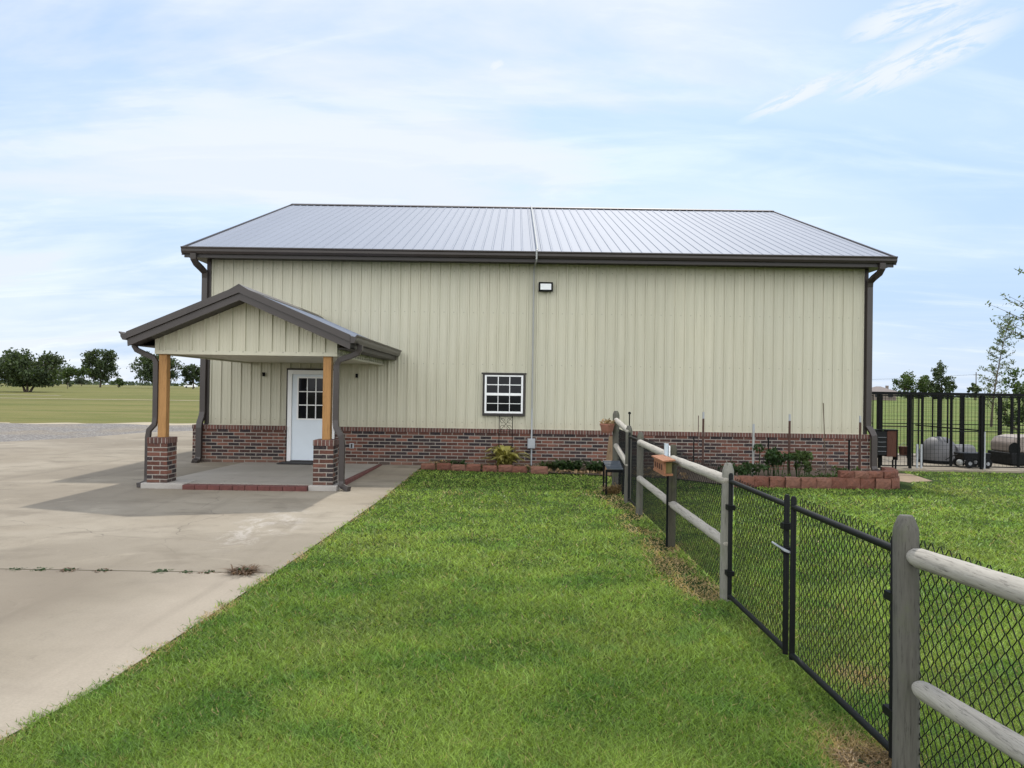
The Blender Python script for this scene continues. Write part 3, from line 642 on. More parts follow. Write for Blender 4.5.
spout([(-2.66, 13.02, 2.50), (-2.66, 13.02, 2.42), (-2.70, 13.03, 2.36), (-2.83, 13.04, 2.30), (-3.01, 13.05, 2.24), (-3.065, 13.06, 2.14), (-3.065, 13.06, 1.20), (-3.05, 13.04, 1.08), (-2.96, 13.02, .94), (-2.94, 13.02, .84), (-2.94, 13.02, .16), (-2.92, 13.0, .08), (-2.84, 12.94, .05), (-2.78, 12.90, .04)], .095, .085, pch)
# porch slab, plinths, brick border
def slabz(x, y): return .02 + .07 * max(0, min(1, (17.5 - y) / 4.5))
bm_pts = [(-6.05, 13.0), (-3.13, 13.0), (-3.13, 17.49), (-6.2, 17.49), (-6.2, 13.4)]
bm_pts = [(-6.17, 13.02), (-3.105, 13.02), (-3.105, 17.49), (-6.17, 17.49)]
o = MB(); q = [(x, y, slabz(x, y)) for x, y in bm_pts]; o.add(q + [(x, y, -.02) for x, y, z in q], [(0, 1, 2, 3)] + [(i, (i + 1) % 4, 4 + (i + 1) % 4, 4 + i) for i in range(4)])
tag(o.build('porch_slab', M['slab']), kind='structure')
for lab, x0, x1 in (('pale concrete pier footing at left front corner of porch', -6.31, -5.58), ('pale concrete pier footing at right front corner of porch', -3.47, -2.99)):
    o = MB().box(x0, x1, 12.86, 13.36, 0, .097).build('pier_footing', M['plinth'], None, .012, loc=((x0 + x1) / 2, 13.1, 0)); tag(o, lab, 'footing', 'porch pier footings')
M['red_paver'] = M['rowlock']
o = MB()
x = -5.575
while x < -3.49:
    o.box(x, min(x + .205, -3.475), 12.80, 12.998, 0, .082); x += .212
tag(o.build('brick_step_border', simple('dark_red_paver', (.105, .035, .030), .85, 0, .3, 9, .4), None, .006, loc=(-4.6, 12.9, 0)), 'row of dark red bricks along front edge of porch floor', 'brick edging')
o = MB(); y = 13.40
while y < 17.3:
    o.box(-3.10, -3.005, y, y + .205, 0, slabz(0, y) - .004); y += .212
tag(o.build('brick_side_border', bpy.data.materials['dark_red_paver'], None, .006, loc=(-3.05, 15, 0)), 'row of dark red bricks along right side of porch floor', 'brick edging')
o = MB().box(-5.30, -4.05, 16.98, 17.46, .034, .052).build('door_mat', M['mat'], None, .008, loc=(-4.7, 17.2, .03)); tag(o, 'black rubber mat on concrete floor before the white door', 'door mat')

# ================================================================= FENCE
FX = 1.83
def rough_cyl(mb, p0, p1, r, n=14, seg=10, dome=.0, taper0=0, taper1=0, seed=0, amp=.03):
    g = random.Random(seed); p0, p1 = Vector(p0), Vector(p1); pts = []; rad = []
    for i in range(seg + 1):
        k = i / seg; pts.append(p0.lerp(p1, k)); rad.append(r * (1 + g.uniform(-amp, amp)))
    d = (p1 - p0).normalized()
    if taper1:
        pts += [p1 + d * taper1 * .45, p1 + d * taper1 * .8, p1 + d * taper1]; rad += [r * .88, r * .62, r * .30]
    if taper0:
        pts = [p0 - d * taper0, p0 - d * taper0 * .8, p0 - d * taper0 * .45] + pts; rad = [r * .30, r * .62, r * .88] + rad
    ref = (0, 1, 0) if abs(d.y) < .7 else (0, 0, 1)
    mb.tube(pts, rad, n, ref); return mb
def wpost(parent, y, r, top, seed, x=FX, mat='post_wood'):
    mb = MB(); g = random.Random(seed); n = 16
    prof = [(r * 1.03, -.05), (r * 1.02, .1), (r, .5), (r * .99, top - .075), (r * .93, top - .055), (r * .62, top - .008), (r * .5, top)]
    mb.lathe(x, y, prof, n)
    for i, q in enumerate(mb.v):
        a = (i % n) / n * 2 * math.pi; k = 1 + .02 * math.sin(3 * a + seed) + .012 * math.sin(7 * a + seed * 2)
        mb.v[i] = (x + (q[0] - x) * k + .006 * math.sin(q[2] * 3 + seed), y + (q[1] - y) * k, q[2])
    return mb.build('post', M[mat], parent, smooth=R(35))
def rail(parent, y0, z0, y1, z1, seed, r=.045, x=FX - .01):
    return rough_cyl(MB(), (x, y0, z0), (x, y1, z1), r, 14, 14, taper1=.09, taper0=.05, seed=seed, amp=.045).build('rail', M['rail_wood'], parent, smooth=R(50))
def chain(parent, y0, y1, z0, z1, x, name='wire_mesh'):
    pch_ = .0345; segs = int((z1 - z0) / pch_); nw = int((y1 - y0) / pch_)
    V = []; r = .0030
    prof = np.array([(1, 0), (-.5, .87), (-.5, -.87)]) * r
    k = np.arange(segs + 1); quads = []
    for i in range(nw):
        par = (k + i) % 2
        pts = np.stack([np.full(segs + 1, x) + np.where(par, .003, -.003), y0 + i * pch_ + par * pch_, z0 + k * pch_], 1)
        sec = np.array([[0.0, 0, 0]])
        # profile in x and along-y (ring stays horizontal-ish)
        ring = pts[:, None, :] + np.stack([prof[:, 0], prof[:, 1], np.zeros(3)], 1)[None]
        for j in range(3):
            a, b = ring[:, j], ring[:, (j + 1) % 3]
            quads.append(np.stack([a[:-1], b[:-1], b[1:], a[1:]], 1).reshape(-1, 3))
    return fastmesh(name, np.concatenate(quads), 4, M['vinylblack'], parent)
near_f = thing('rail_fence', 'grey round rail fence section with chain link nearest the camera', 'fence', (FX, 3.5, 0))
wpost(near_f, 3.535, .0565, 1.205, 1); wpost(near_f, 1.10, .0565, 1.2, 2)
rail(near_f, 1.1, 1.14, 3.42, 1.03, 3, .045, FX); rail(near_f, 1.1, .62, 3.36, .455, 4, .045, FX)
chain(near_f, 1.1, 3.54, .03, 1.12, FX + .045)
mid_f = thing('rail_fence', 'grey round rail fence section with chain link beyond the double gate', 'fence', (FX, 8.7, 0))
for i, (y, tp) in enumerate(((6.50, 1.165), (8.76, 1.16), (11.0, 1.185))): wpost(mid_f, y, .050, tp, 10 + i, mat=('post_pale', 'post_brown', 'post_wood')[i])
rail(mid_f, 6.5, 1.02, 8.68, 1.0, 20); rail(mid_f, 8.76, 1.015, 10.95, 1.035, 21); rail(mid_f, 6.5, .485, 8.62, .487, 22); rail(mid_f, 8.76, .485, 10.95, .515, 23)
chain(mid_f, 6.5, 11.0, .03, 1.10, FX + .045)
far_f = thing('rail_fence', 'grey round rail fence section with steep rails near the brick wall', 'fence', (FX, 12.9, 0))
wpost(far_f, 12.12, .054, 1.225, 30); wpost(far_f, 13.62, .062, 1.42, 31)
rail(far_f, 12.12, 1.14, 13.52, 1.255, 32); rail(far_f, 12.12, .60, 13.52, .80, 33)
chain(far_f, 12.15, 13.6, .03, 1.12, FX + .045)
def gate(label, y0, y1, z0, z1, latch=None, pr=.019, cat='gate', group='black chain link gates'):
    g = thing('chain_link_gate', label, cat, (FX, (y0 + y1) / 2, 0), group)
    mb = MB(); x = FX
    mb.tube([(x, y0, z0), (x, y0, z1 + .03), (x, y0, z1 + .045)], [pr * 1.02, pr * 1.02, pr * .6], 10); mb.tube([(x, y1, z0), (x, y1, z1 + .03), (x, y1, z1 + .045)], [pr * 1.02, pr * 1.02, pr * .6], 10)
    mb.tube([(x, y0, z1 - .025), (x, y1, z1 - .025)], pr, 10, (0, 0, 1)); mb.tube([(x, y0, z0 + .03), (x, y1, z0 + .03)], pr, 10, (0, 0, 1))
    mb.build('frame', M['vinylblack'], g, smooth=R(50))
    chain(g, y0 + .01, y1, z0 + .02, z1 + .04, x + .026)
    return g, x
g1, gx = gate('black chain link gate leaf hung on the nearest wooden post', 3.645, 4.965, .035, 1.05)
for z in (.25, .80): MB().box(FX - .03, FX + .03, 3.60, 3.69, z - .02, z + .02).build('hinge', M['vinylblack'], g1)
g2, gx = gate('black chain link gate leaf hung on the post beyond the latch', 5.085, 6.40, .03, 1.045)
for z in (.25, .80): MB().box(FX - .03, FX + .03, 6.37, 6.45, z - .02, z + .02).build('hinge', M['vinylblack'], g2)
lt = MB(); lt.tube([(gx - .022, 5.085, .73), (gx - .045, 5.04, .735), (gx - .045, 4.99, .735), (gx - .02, 4.96, .73), (gx - .04, 5.03, .737), (gx - .05, 5.10, .742), (gx - .055, 5.20, .748)], .007, 8, (0, 0, 1)); lt.build('latch', M['greysteel'], g2, smooth=SM)
for z in (.70, .86): MB().box(gx - .032, gx + .032, 5.05, 5.11, z, z + .04).build('latch_collar', M['vinylblack'], g2)
g3, gx = gate('narrow black chain link gate between two grey posts near building', 11.12, 12.02, .04, 1.08)
# box-shaped bird feeder on the middle post
bf = thing('bird_house', 'orange stained wooden box with dark marks fixed beside grey fence post', 'bird house', (1.62, 8.6, .9))
cx, cy, cz = 1.70, 8.52, .93
ay = Vector((0, 1, 0)); 
MB().box(1.602, 1.705, 8.12, 8.72, 0.870, 0.890).build('floor_board', M['orange_wood'], bf)
MB().box(1.632, 1.70, 8.16, 8.70, 0.891, 1.010).build('end_board', simple('olive_board', (.13, .11, .035), .8, 0, .25, 8), bf)
MB().box(1.608, 1.6315, 8.14, 8.71, 0.891, 1.013).build('front_board', M['orange_wood'], bf)
MB().prism([(1.585, 1.020), (1.585, 1.034), (1.72, 1.047), (1.72, 1.033)], 8.08, 8.75, 1).build('lid', M['orange_wood'], bf)
for k in range(4): MB().box(1.602, 1.6075, 8.22 + k * .12, 8.27 + k * .12, 0.920, 0.980).build('dark_mark', M['brown_board'], bf)
rg = thing('rain_gauge', 'pale blue rain gauge tube clipped to the grey fence post', 'rain gauge', (FX - .075, 8.70, 1.06))
MB().lathe(FX - .085, 8.70, [(.018, 1.01), (.022, 1.03), (.026, 1.17), (.030, 1.175)], 12).build('tube', simple('pale_blue_plastic', (.55, .66, .74), .3), rg, smooth=SM)
MB().box(FX - .06, FX - .045, 8.67, 8.73, 1.03, 1.15).build('bracket', M['white'], rg)
dp = MB().box(FX - .082, FX - .058, 8.665, 8.69, 0, .98).build('board_stake', M['black'], None, .004, loc=(FX - .09, 8.68, 0)); tag(dp, 'thin black stake standing against the middle fence post', 'stake')
# hanging planter on far post
hp = thing('hanging_planter', 'terracotta coloured basket planter hung on the tall fence post', 'planter', (1.74, 13.5, 1.1))
MB().lathe(1.655, 13.50, [(.075, 1.03), (.10, 1.06), (.125, 1.16), (.135, 1.165), (.135, 1.195), (.115, 1.195), (.11, 1.17)], 18).build('pot', M['terracotta'], hp, smooth=SM)
MB().lathe(1.655, 13.50, [(.11, 1.165), (.05, 1.172)], 18).build('potting_soil', M['soil'], hp)
MB().tube([(1.77, 13.56, 1.18), (1.74, 13.53, 1.19), (1.70, 13.5, 1.19)], .01, 6).build('hook', M['black'], hp)
fastmesh('foliage', leaves(np.array([1.655, 13.5, 1.22]) + rng.normal(size=(90, 3)) * [.06, .06, .025], .03, 5), 4, M['dry'], hp)
# slatted stool and leaning board at the fence end
st = thing('slatted_stool', 'low dark stool with blue grey slatted top before brick wall', 'stool', (1.75, 13.2, 0))
x0, x1 = 1.58, 1.90
for k in range(6):
    yy = 13.02 + k * .075; MB().box(x0 + .015 * (5 - k) * .3, x1, yy, yy + .055, .43 + .018 * k, .452 + .018 * k).build('slat', M['slate'], st, .003)
for lx in (x0 + .015, x1 - .015):
    for ly in (13.04, 13.42): MB().box(lx - .016, lx + .016, ly - .016, ly + .016, 0, .425 + (ly > 13.2) * .08).build('leg', M['black'], st)
MB().box(x0, x1, 13.025, 13.045, .38, .425).build('apron', M['black'], st)
lbd = MB(); lbd.obox((2.02, 16.0, .40), (.065, 0, .0), (0, .012, -.002), (.055, .06, .42)); o = lbd.build('leaning_board', wood_mat('tan_board', (.17, .115, .07), (.08, .055, .035), 2), None, .003, loc=(2.0, 16, 0)); tag(o, 'weathered tan board leaning near the brick wall behind the stool', 'board')

# ================================================================= FLOWER BEDS
poly_sheet('flower_bed_soil', [(-1.98, 16.70), (-1.0, 16.55), (.2, 16.35), (1.0, 16.2), (2.2, 15.85), (3.2, 15.6), (4.1, 14.6), (4.1, 17.49), (-1.98, 17.49)], .015, M['soil'])
n = 900
dl = np.stack([rng.uniform(-1.8, 3.6, n), rng.uniform(0, 1, n), np.full(n, .03)], 1); ylo = np.interp(dl[:, 0], [-2, 0, 1, 2.2, 3.6], [16.7, 16.4, 16.2, 15.9, 15.3]); dl[:, 1] = ylo + (17.45 - ylo) * dl[:, 1] ** 1.5; dl[:, 2] += rng.uniform(0, .04, n)
tag(fastmesh('fallen_leaves', leaves(dl, .045, 3), 4, M['dry']), 'dry tan leaves littering the flower bed along the wall', 'leaves', kind='stuff')
ordn = ['first', 'second', 'third', 'fourth', 'fifth', 'sixth', 'seventh', 'eighth', 'ninth', 'tenth', 'eleventh', 'twelfth', 'thirteenth', 'fourteenth']
def block(label, cx, cy, z0, wd, dp_, h, rot, seed, group, name='edging_block'):
    """retaining-wall block: broken front face, narrower back, slight chamfers"""
    g = random.Random(seed); bm_ = bmesh.new()
    nxs, nzs = 6, 4; front = []
    for j in range(nzs + 1):
        row = []
        for i in range(nxs + 1):
            u = i / nxs * 2 - 1; vv = j / nzs
            bul = -dp_ / 2 - .018 * (1 - abs(u) ** 3) * (1 - abs(vv * 2 - 1) ** 4) + g.uniform(-.007, .007)
            row.append(bm_.verts.new((u * wd / 2 + g.uniform(-.003, .003), bul, vv * h + (g.uniform(-.004, .004) if 0 < j else 0))))
        front.append(row)
    for j in range(nzs):
        for i in range(nxs): bm_.faces.new((front[j][i], front[j][i + 1], front[j + 1][i + 1], front[j + 1][i]))
    bk = [bm_.verts.new((sx * wd * .38, dp_ / 2, z)) for z in (0, h) for sx in (-1, 1)]
    bm_.faces.new((bk[1], bk[0], bk[2], bk[3]))
    bm_.faces.new([front[nzs][i] for i in range(nxs + 1)] + [bk[3], bk[2]]); bm_.faces.new([front[0][i] for i in range(nxs, -1, -1)] + [bk[0], bk[1]])
    bm_.faces.new([front[j][0] for j in range(nzs + 1)][::-1] + [bk[0], bk[2]][::1]) if False else bm_.faces.new([front[j][0] for j in range(nzs, -1, -1)] + [bk[0], bk[2]])
    bm_.faces.new([front[j][nxs] for j in range(nzs + 1)] + [bk[3], bk[1]])
    bmesh.ops.recalc_face_normals(bm_, faces=bm_.faces)
    me = bpy.data.meshes.new(name); bm_.to_mesh(me); bm_.free(); me.materials.append(M['block'])
    o = bpy.data.objects.new(name, me); COL.objects.link(o); o.location = (cx, cy, z0); o.rotation_euler = (0, 0, rot)
    return tag(o, label, 'edging block', group)
eb = [(-1.86, 16.68), (-1.50, 16.60), (-1.18, 16.53), (-.86, 16.50), (-.50, 16.42), (-.16, 16.40), (.14, 16.35), (.56, 16.18)]
for i, (x, y) in enumerate(eb):
    block('%s low red edging block along flower bed, counted from the concrete walk' % ordn[i], x, y, 0, .31 if i < 7 else .36, .14, .13 + .02 * (i % 2), -.10 - .1 * ((i * 37 % 5) / 5 - .5), i, 'red edging blocks of flower bed')
poly_sheet('raised_bed_soil', [(4.1, 14.5), (6.9, 14.55), (7.2, 14.8), (7.5, 15.5), (8.15, 16.4), (8.2, 17.48), (4.1, 17.48)], .03, M['soil'])
rb = []
for i in range(11): rb.append((4.12 + i * .285, 14.42 + .05 * math.sin(i * .9) + 0, 0))
for i in range(11):
    x, y, _ = rb[i]; block('%s red retaining block of the raised bed bottom course, counted from fence' % ordn[i], x, y, 0, .278, .20, .198, .03 * math.sin(i * 2.2), 40 + i, 'red retaining blocks of raised bed')
cur = [(7.21, 14.56, .6), (7.37, 14.79, 1.05), (7.47, 15.07, 1.25)]
for i, (x, y, r) in enumerate(cur): block('%s red block around curved corner of the raised bed bottom course' % ordn[i], x, y, 0, .275, .20, .198, r, 60 + i, 'red retaining blocks of raised bed')
upx = [(6.30, 14.46, .0), (6.57, 14.46, .03), (6.84, 14.47, .02), (7.10, 14.52, .35), (7.29, 14.71, .95), (7.41, 14.97, 1.2), (7.50, 15.25, 1.3)]
for i, (x, y, r) in enumerate(upx): block('%s red block in upper course at right end of raised bed, counted from its left' % ordn[i], x, y, .200, .268, .20, .125, r, 70 + i, 'red retaining blocks of raised bed')
# metal garden stakes
SG = 'garden stakes along the brick wall'
def stake(label, x, y, z0, ztop, r, mat, lean=0, tee=False, tip=None):
    o = MB()
    if tee: o.sweep([(x, y, z0), (x + lean, y, ztop)], [(-r, -r * .3), (-r * .3, -r * .3), (-r * .3, -r), (r * .3, -r), (r * .3, -r * .3), (r, -r * .3), (r, r * .3), (-r, r * .3)])
    else: o.tube([(x, y, z0), (x + lean, y, ztop)], r, 6)
    if tip:
        t_ = thing('garden_stake', label, 'stake', (x, y, z0), SG); o.build('rod', M[mat], t_); MB().tube([(x + lean, y, ztop), (x + lean, y, ztop + .14)], r * 1.08, 6).build('bare_tip', M[tip], t_); return t_
    return tag(o.build('garden_stake', M[mat], None, loc=(x, y, z0)), label, 'stake', SG)
Ys = 16.2
stake('rusty brown steel stake with pale tip left of the raised bed', 4.03, Ys, .0, 1.22, .021, 'rust', 0, True, 'greysteel')
stake('thin black rod just left of rusty stake beside raised bed', 3.88, Ys + .2, .1, .82, .014, 'black')
stake('thin grey wire rod standing behind the leftmost rusty stake', 3.95, Ys + .1, .1, 1.28, .008, 'rust')
stake('white painted stake with dark top above the raised bed plants', 5.10, Ys, .0, .98, .024, 'white_pipe', 0, False, 'greysteel')
stake('short black stake rising out of the green bush', 5.42, Ys, .0, .83, .015, 'black')
stake('rusty brown stake at right side of green bush', 5.865, Ys, .0, 1.20, .022, 'rust', 0, True, 'greysteel')
stake('tall thin leaning grey rod against the cream wall', 6.65, Ys, .0, 1.59, .010, 'darkwood', -.075)
stake('short black stake near right end of raised bed', 7.135, Ys, .0, .815, .022, 'black')
stake('rusty brown stake with pale tip nearest building right corner', 7.365, Ys, .0, 1.19, .022, 'rust', 0, True, 'greysteel')
sp_ = thing('shepherd_stake', 'thin black stake with knob tip behind the far fence section', 'stake', (2.2, 14.5, 0))
MB().tube([(2.2, 14.5, 0), (2.2, 14.5, 1.33)], .012, 6).build('rod', M['black'], sp_); MB().lathe(2.2, 14.5, [(.008, 1.33), (.026, 1.345), (.026, 1.37), (.008, 1.385)], 8).build('knob', M['black'], sp_)
# wire panel between stakes
mb = MB()
for k in range(7): mb.tube([(4.05, Ys + .03, .20 + k * .09), (7.36, Ys + .03, .20 + k * .09)], .0028, 4, (0, 0, 1))
for k in range(23): mb.tube([(4.05 + k * .15, Ys + .03, .15), (4.05 + k * .15, Ys + .03, .78)], .0028, 4)
tag(mb.build('wire_panel', M['rust'], None, loc=(5.7, Ys, .15)), 'thin rusty wire panel strung between the garden stakes', 'wire fence')
# trellis
tr = thing('trellis', 'thin black iron trellis standing below the window', 'trellis', (-.18, 17.2, 0))
mb = MB()
for x in (-.335, -.035): mb.tube([(x, 17.2, 0), (x, 17.2, 1.19)], .0085, 6)
for z in (.45, .82, 1.17): mb.tube([(-.335, 17.2, z), (-.035, 17.2, z)], .005, 5, (0, 0, 1))
mb.build('uprights', M['black'], tr)
mb = MB()
for (a, b) in (((-.33, .83), (-.04, 1.16)), ((-.33, 1.16), (-.04, .83))): mb.tube([(a[0], 17.2, a[1]), (b[0], 17.2, b[1])], .005, 5)
for z, r in ((1.07, .05), (.92, .05)):
    for cx_ in (-.26, -.11): mb.tube([(cx_ + r * math.cos(q), 17.19, z + r * math.sin(q)) for q in np.linspace(0, 5.2, 12)], .005, 5)
mb.build('scrolls', M['black'], tr)

# ---------------------------------------------------------------- plants
def strap_leaf(base, dirv, length, width, arch, n=5):
    base = np.array(base); d = np.array([math.cos(dirv), math.sin(dirv), 0]); s = np.array([-d[1], d[0], 0]); quads = []
    prev = None
    for i in range(n + 1):
        k = i / n; p = base + d * length * k * (.35 + .65 * k) + np.array([0, 0, 1]) * length * (arch * k - arch * 1.0 * k * k * .72)
        wv = width * math.sin(math.pi * min(.97, .12 + .88 * k)) ; a, b = p - s * wv / 2, p + s * wv / 2
        if prev is not None: quads += [prev[0], prev[1], b, a]
        prev = (a, b)
    return quads
def leafy(name, label, cx, cy, z0, nl, ln, wd, arch, mat, seed, spread=.1, cat='plant', group=None):
    g = random.Random(seed); q = []
    th = thing(name, label, cat, (cx, cy, z0), group)
    for i in range(nl):
        q += strap_leaf((cx + g.uniform(-spread, spread), cy + g.uniform(-spread, spread), z0), g.uniform(0, 6.28), ln * g.uniform(.6, 1.2), wd * g.uniform(.7, 1.2), arch * g.uniform(.6, 1.3))
    fastmesh('foliage', np.array(q), 4, M[mat], th)
    mb = MB()
    for i in range(4): a = g.uniform(0, 6.28); mb.tube([(cx, cy, z0), (cx + .05 * math.cos(a), cy + .05 * math.sin(a), z0 + ln * .3)], .008, 5)
    mb.build('stem', M['leaf_bush'], th)
    return th
leafy('hosta', 'broad yellow green hosta under the black trellis', -.20, 16.90, .02, 70, .58, .13, 1.75, 'leaf_hosta', 4, .12)
leafy('small_plant', 'small mixed green clump beside the yellow hosta left', -.62, 16.8, .02, 26, .16, .05, 1.0, 'leaf_mid', 5, .08)
leafy('small_plant', 'low green clump right of the yellow hosta', .22, 16.75, .02, 40, .18, .045, .9, 'leaf_mid', 6, .12)
leafy('small_plant', 'low dark plant at left end of the flower bed', -1.30, 17.0, .02, 60, .30, .05, 1.2, 'leaf_bush', 7, .3)
leafy('small_plant', 'reddish brown low plant behind the leftmost edging blocks', -1.65, 16.95, .02, 50, .28, .05, 1.3, 'dry', 17, .16)
leafy('small_plant', 'dark green mound plant near middle of the flower bed', 1.22, 16.6, .02, 130, .34, .07, 1.5, 'leaf_bush', 8, .22)
leafy('small_plant', 'dark green low plant left of the slatted stool', 1.85, 16.5, .02, 110, .34, .07, 1.5, 'leaf_bush', 9, .22)
leafy('small_plant', 'thin green plant just right of the junction box', .82, 16.95, .02, 60, .30, .04, 1.4, 'leaf_mid', 10, .2)
leafy('dry_grass_clump', 'clump of dry tan grass at foot of fence gate post', 1.72, 13.2, 0, 160, .24, .012, 1.5, 'straw', 11, .12)
leafy('dry_grass_clump', 'patch of straw grass at the base of nearest fence post', 1.71, 3.62, 0, 420, .075, .006, 1.0, 'straw', 12, .13)
def bush(name, label, blobs, nl, size, mat, seed, stems=5, cat='bush'):
    g = np.random.default_rng(seed); x, y, z = blobs[0][:3]
    th = thing(name, label, cat, (x, y, .03)); cs = []
    for (bx, by, bz, rx, ry, rz) in blobs:
        d_ = g.normal(size=(nl, 3)); d_ /= np.linalg.norm(d_, axis=1)[:, None]; cs.append(np.array([bx, by, bz]) + d_ * (g.uniform(.15, 1, nl) ** .5)[:, None] * [rx, ry, rz])
    fastmesh('foliage', leaves(np.concatenate(cs), size, seed), 4, M[mat], th)
    mb = MB()
    for i in range(stems):
        bx, by, bz = blobs[i % len(blobs)][:3]; mb.tube([(bx, by, .02), (bx + g.normal() * .05, by, bz)], .008, 5)
    mb.build('stem', M['leaf_bush'], th); return th
def sprawl(x0, x1, y, top, n, seed):
    g = np.random.default_rng(seed); return [(g.uniform(x0, x1), y + g.uniform(-.25, .25), top * g.uniform(.35, .95), g.uniform(.06, .15), .13, g.uniform(.05, .12)) for _ in range(n)]
bush('tomato_bush', 'tall loose dark green bush among stakes in the raised bed', sprawl(5.15, 5.72, 15.95, .70, 14, 1), 60, .036, 'leaf_bush', 21, 12)
bush('tomato_bush', 'loose green bush beside the rusty stake in raised bed', sprawl(5.80, 6.22, 15.95, .58, 11, 2), 55, .036, 'leaf_mid', 22, 10)
bush('low_plant', 'low sprawling dark green plant at left of raised bed', sprawl(4.35, 5.2, 15.7, .33, 16, 3), 50, .034, 'leaf_bush', 23, 12)
bush('low_plant', 'small green plant near the right stakes of raised bed', sprawl(6.45, 7.0, 15.5, .24, 9, 4), 40, .032, 'leaf_mid', 24, 8)
bush('low_plant', 'thin low weeds in front of rusty stake at middle of raised bed', sprawl(5.4, 6.5, 15.1, .20, 14, 5), 30, .03, 'leaf_mid', 25, 10)
# weeds in the drive joint
for i, (lab, x, nl, ln) in enumerate([(l_, x_, n_, a_ * (1 if k_ == 0 else .55)) for k_, (l_, x_, n_, a_) in enumerate([('bushy dry weed tuft in concrete joint beside the lawn', -2.52, 130, .17), ('flat weed strip in the concrete joint left of tuft', -3.30, 40, .07), ('small green weed in middle of the concrete joint', -3.85, 40, .06), ('longer brown weed patch in the concrete joint', -4.02 - .15, 60, .07), ('tiny weed at far left of concrete joint', -4.45, 30, .06), ('brown weed sprig between the bushy tuft and flat weed strip', -2.85, 36, .06), ('pale green sprig near left end of concrete joint', -4.68, 20, .05), ('low brown weed crumb just right of the flat weed strip', -3.05, 24, .045)])]):
    leafy('weed', lab, x, 7.16, .0, nl, ln, .012, .75, 'dry_weed' if i in (0, 2, 3, 5, 7) else 'leaf_mid', 90 + i, .10 if i == 0 else .07, 'weed', 'weeds in the driveway joint')

# ================================================================= KENNEL
kn = thing('dog_kennel', 'black steel dog kennel of wire panels beside the building', 'dog kennel', (11.5, 18.2, .04))
KX0, KX1, KY0, KY1, KZ = 8.40, 15.6, 18.2, 21.2, 1.80
def bar(mb, x0, x1, y0, y1, z0, z1): return mb.box(x0, x1, y0, y1, z0, z1)
front_posts = [9.495, 9.70, 11.193, 12.90, 14.4]
for x in (8.74, 9.47, 11.17, 12.9, 14.6): MB().box(x - .025, x + .025, KY0 - .03, KY0 + .03, .04, KZ).build('post', M['black'], kn)
for x in (10.13, 10.98, 11.85, 12.45, 13.5, 13.85, 15.2): MB().box(x - .03, x + .03, KY1 - .03, KY1 + .03, .04, KZ).build('post', M['black'], kn)
MB().box(KX0, KX1, KY0 - .04, KY0 + .04, KZ + .001, KZ + .06).build('top_beam', M['black'], kn); MB().box(KX0, KX1, KY1 - .03, KY1 + .03, KZ + .001, KZ + .06).build('top_beam', M['black'], kn)
for x in (8.74, 11.17, 12.9, 15.3): MB().box(x - .025, x + .025, KY0 + .041, KY1 - .031, KZ + .002, KZ + .05).build('roof_beam', M['black'], kn)
def kpanel(name, x0, x1, y, midz, parent=kn, lat=False, wires=True):
    mb = MB(); b = .012
    for x in (x0 + b, x1 - b): mb.box(x - b, x + b, y - b, y + b, .09, KZ - .01)
    for z in (.10, midz, KZ - .03): mb.box(x0 + 2 * b + .001, x1 - 2 * b - .001, y - b, y + b, z - b, z + b)
    o = mb.build(name, M['black'], parent)
    if wires:
        wv = MB(); n = int((x1 - x0) / .085)
        for k in range(1, n): xx = x0 + k * (x1 - x0) / n; wv.box(xx - .0022, xx + .0022, y - .0022, y + .0022, .11, KZ - .03)
        for k in range(1, 17): wv.box(x0, x1, y + .003, y + .007, .1 + k * .1, .1035 + k * .1)
        wv.build('wire_mesh', M['black'], o)
    return o
kpanel('wire_panel', 8.78, 9.43, KY0, 1.04); kpanel('wire_gate', 9.52, 9.75, KY0, .94); kpanel('wire_gate', 9.76, 10.44, KY0, .94); kpanel('wire_panel', 10.45, 11.12, KY0, .94)
kpanel('wire_panel', 11.22, 12.05, KY0, .94); kpanel('wire_panel', 12.06, 12.85, KY0, .94); kpanel('wire_panel', 12.95, 14.5, KY0, .94)
for a, b in ((8.45, 10.0), (10.15, 11.8), (11.88, 13.5), (13.55, 15.2)): kpanel('wire_panel', a, b, KY1, 1.0)
mb = MB()
for y in (18.9, 19.6, 20.3, 21.0): mb.box(11.14, 11.17, y - .015, y + .015, .06, KZ)
mb.box(11.14, 11.17, KY0 + .05, KY1 - .05, .95, .98); mb.build('divider_panel', M['black'], kn)
MB().box(9.60, 9.64, KY0 - .05, KY0 - .018, .05, .62).build('gate_drop_rod', M['greysteel'], kn); MB().box(9.70, 9.74, KY0 - .05, KY0 - .018, .05, .62).build('gate_drop_rod', M['greysteel'], kn)
lat = MB(); lat.box(11.22, 11.245, KY0 - .04, KY0 - .018, .05, .94); lat.build('gate_drop_rod', M['greysteel'], kn)
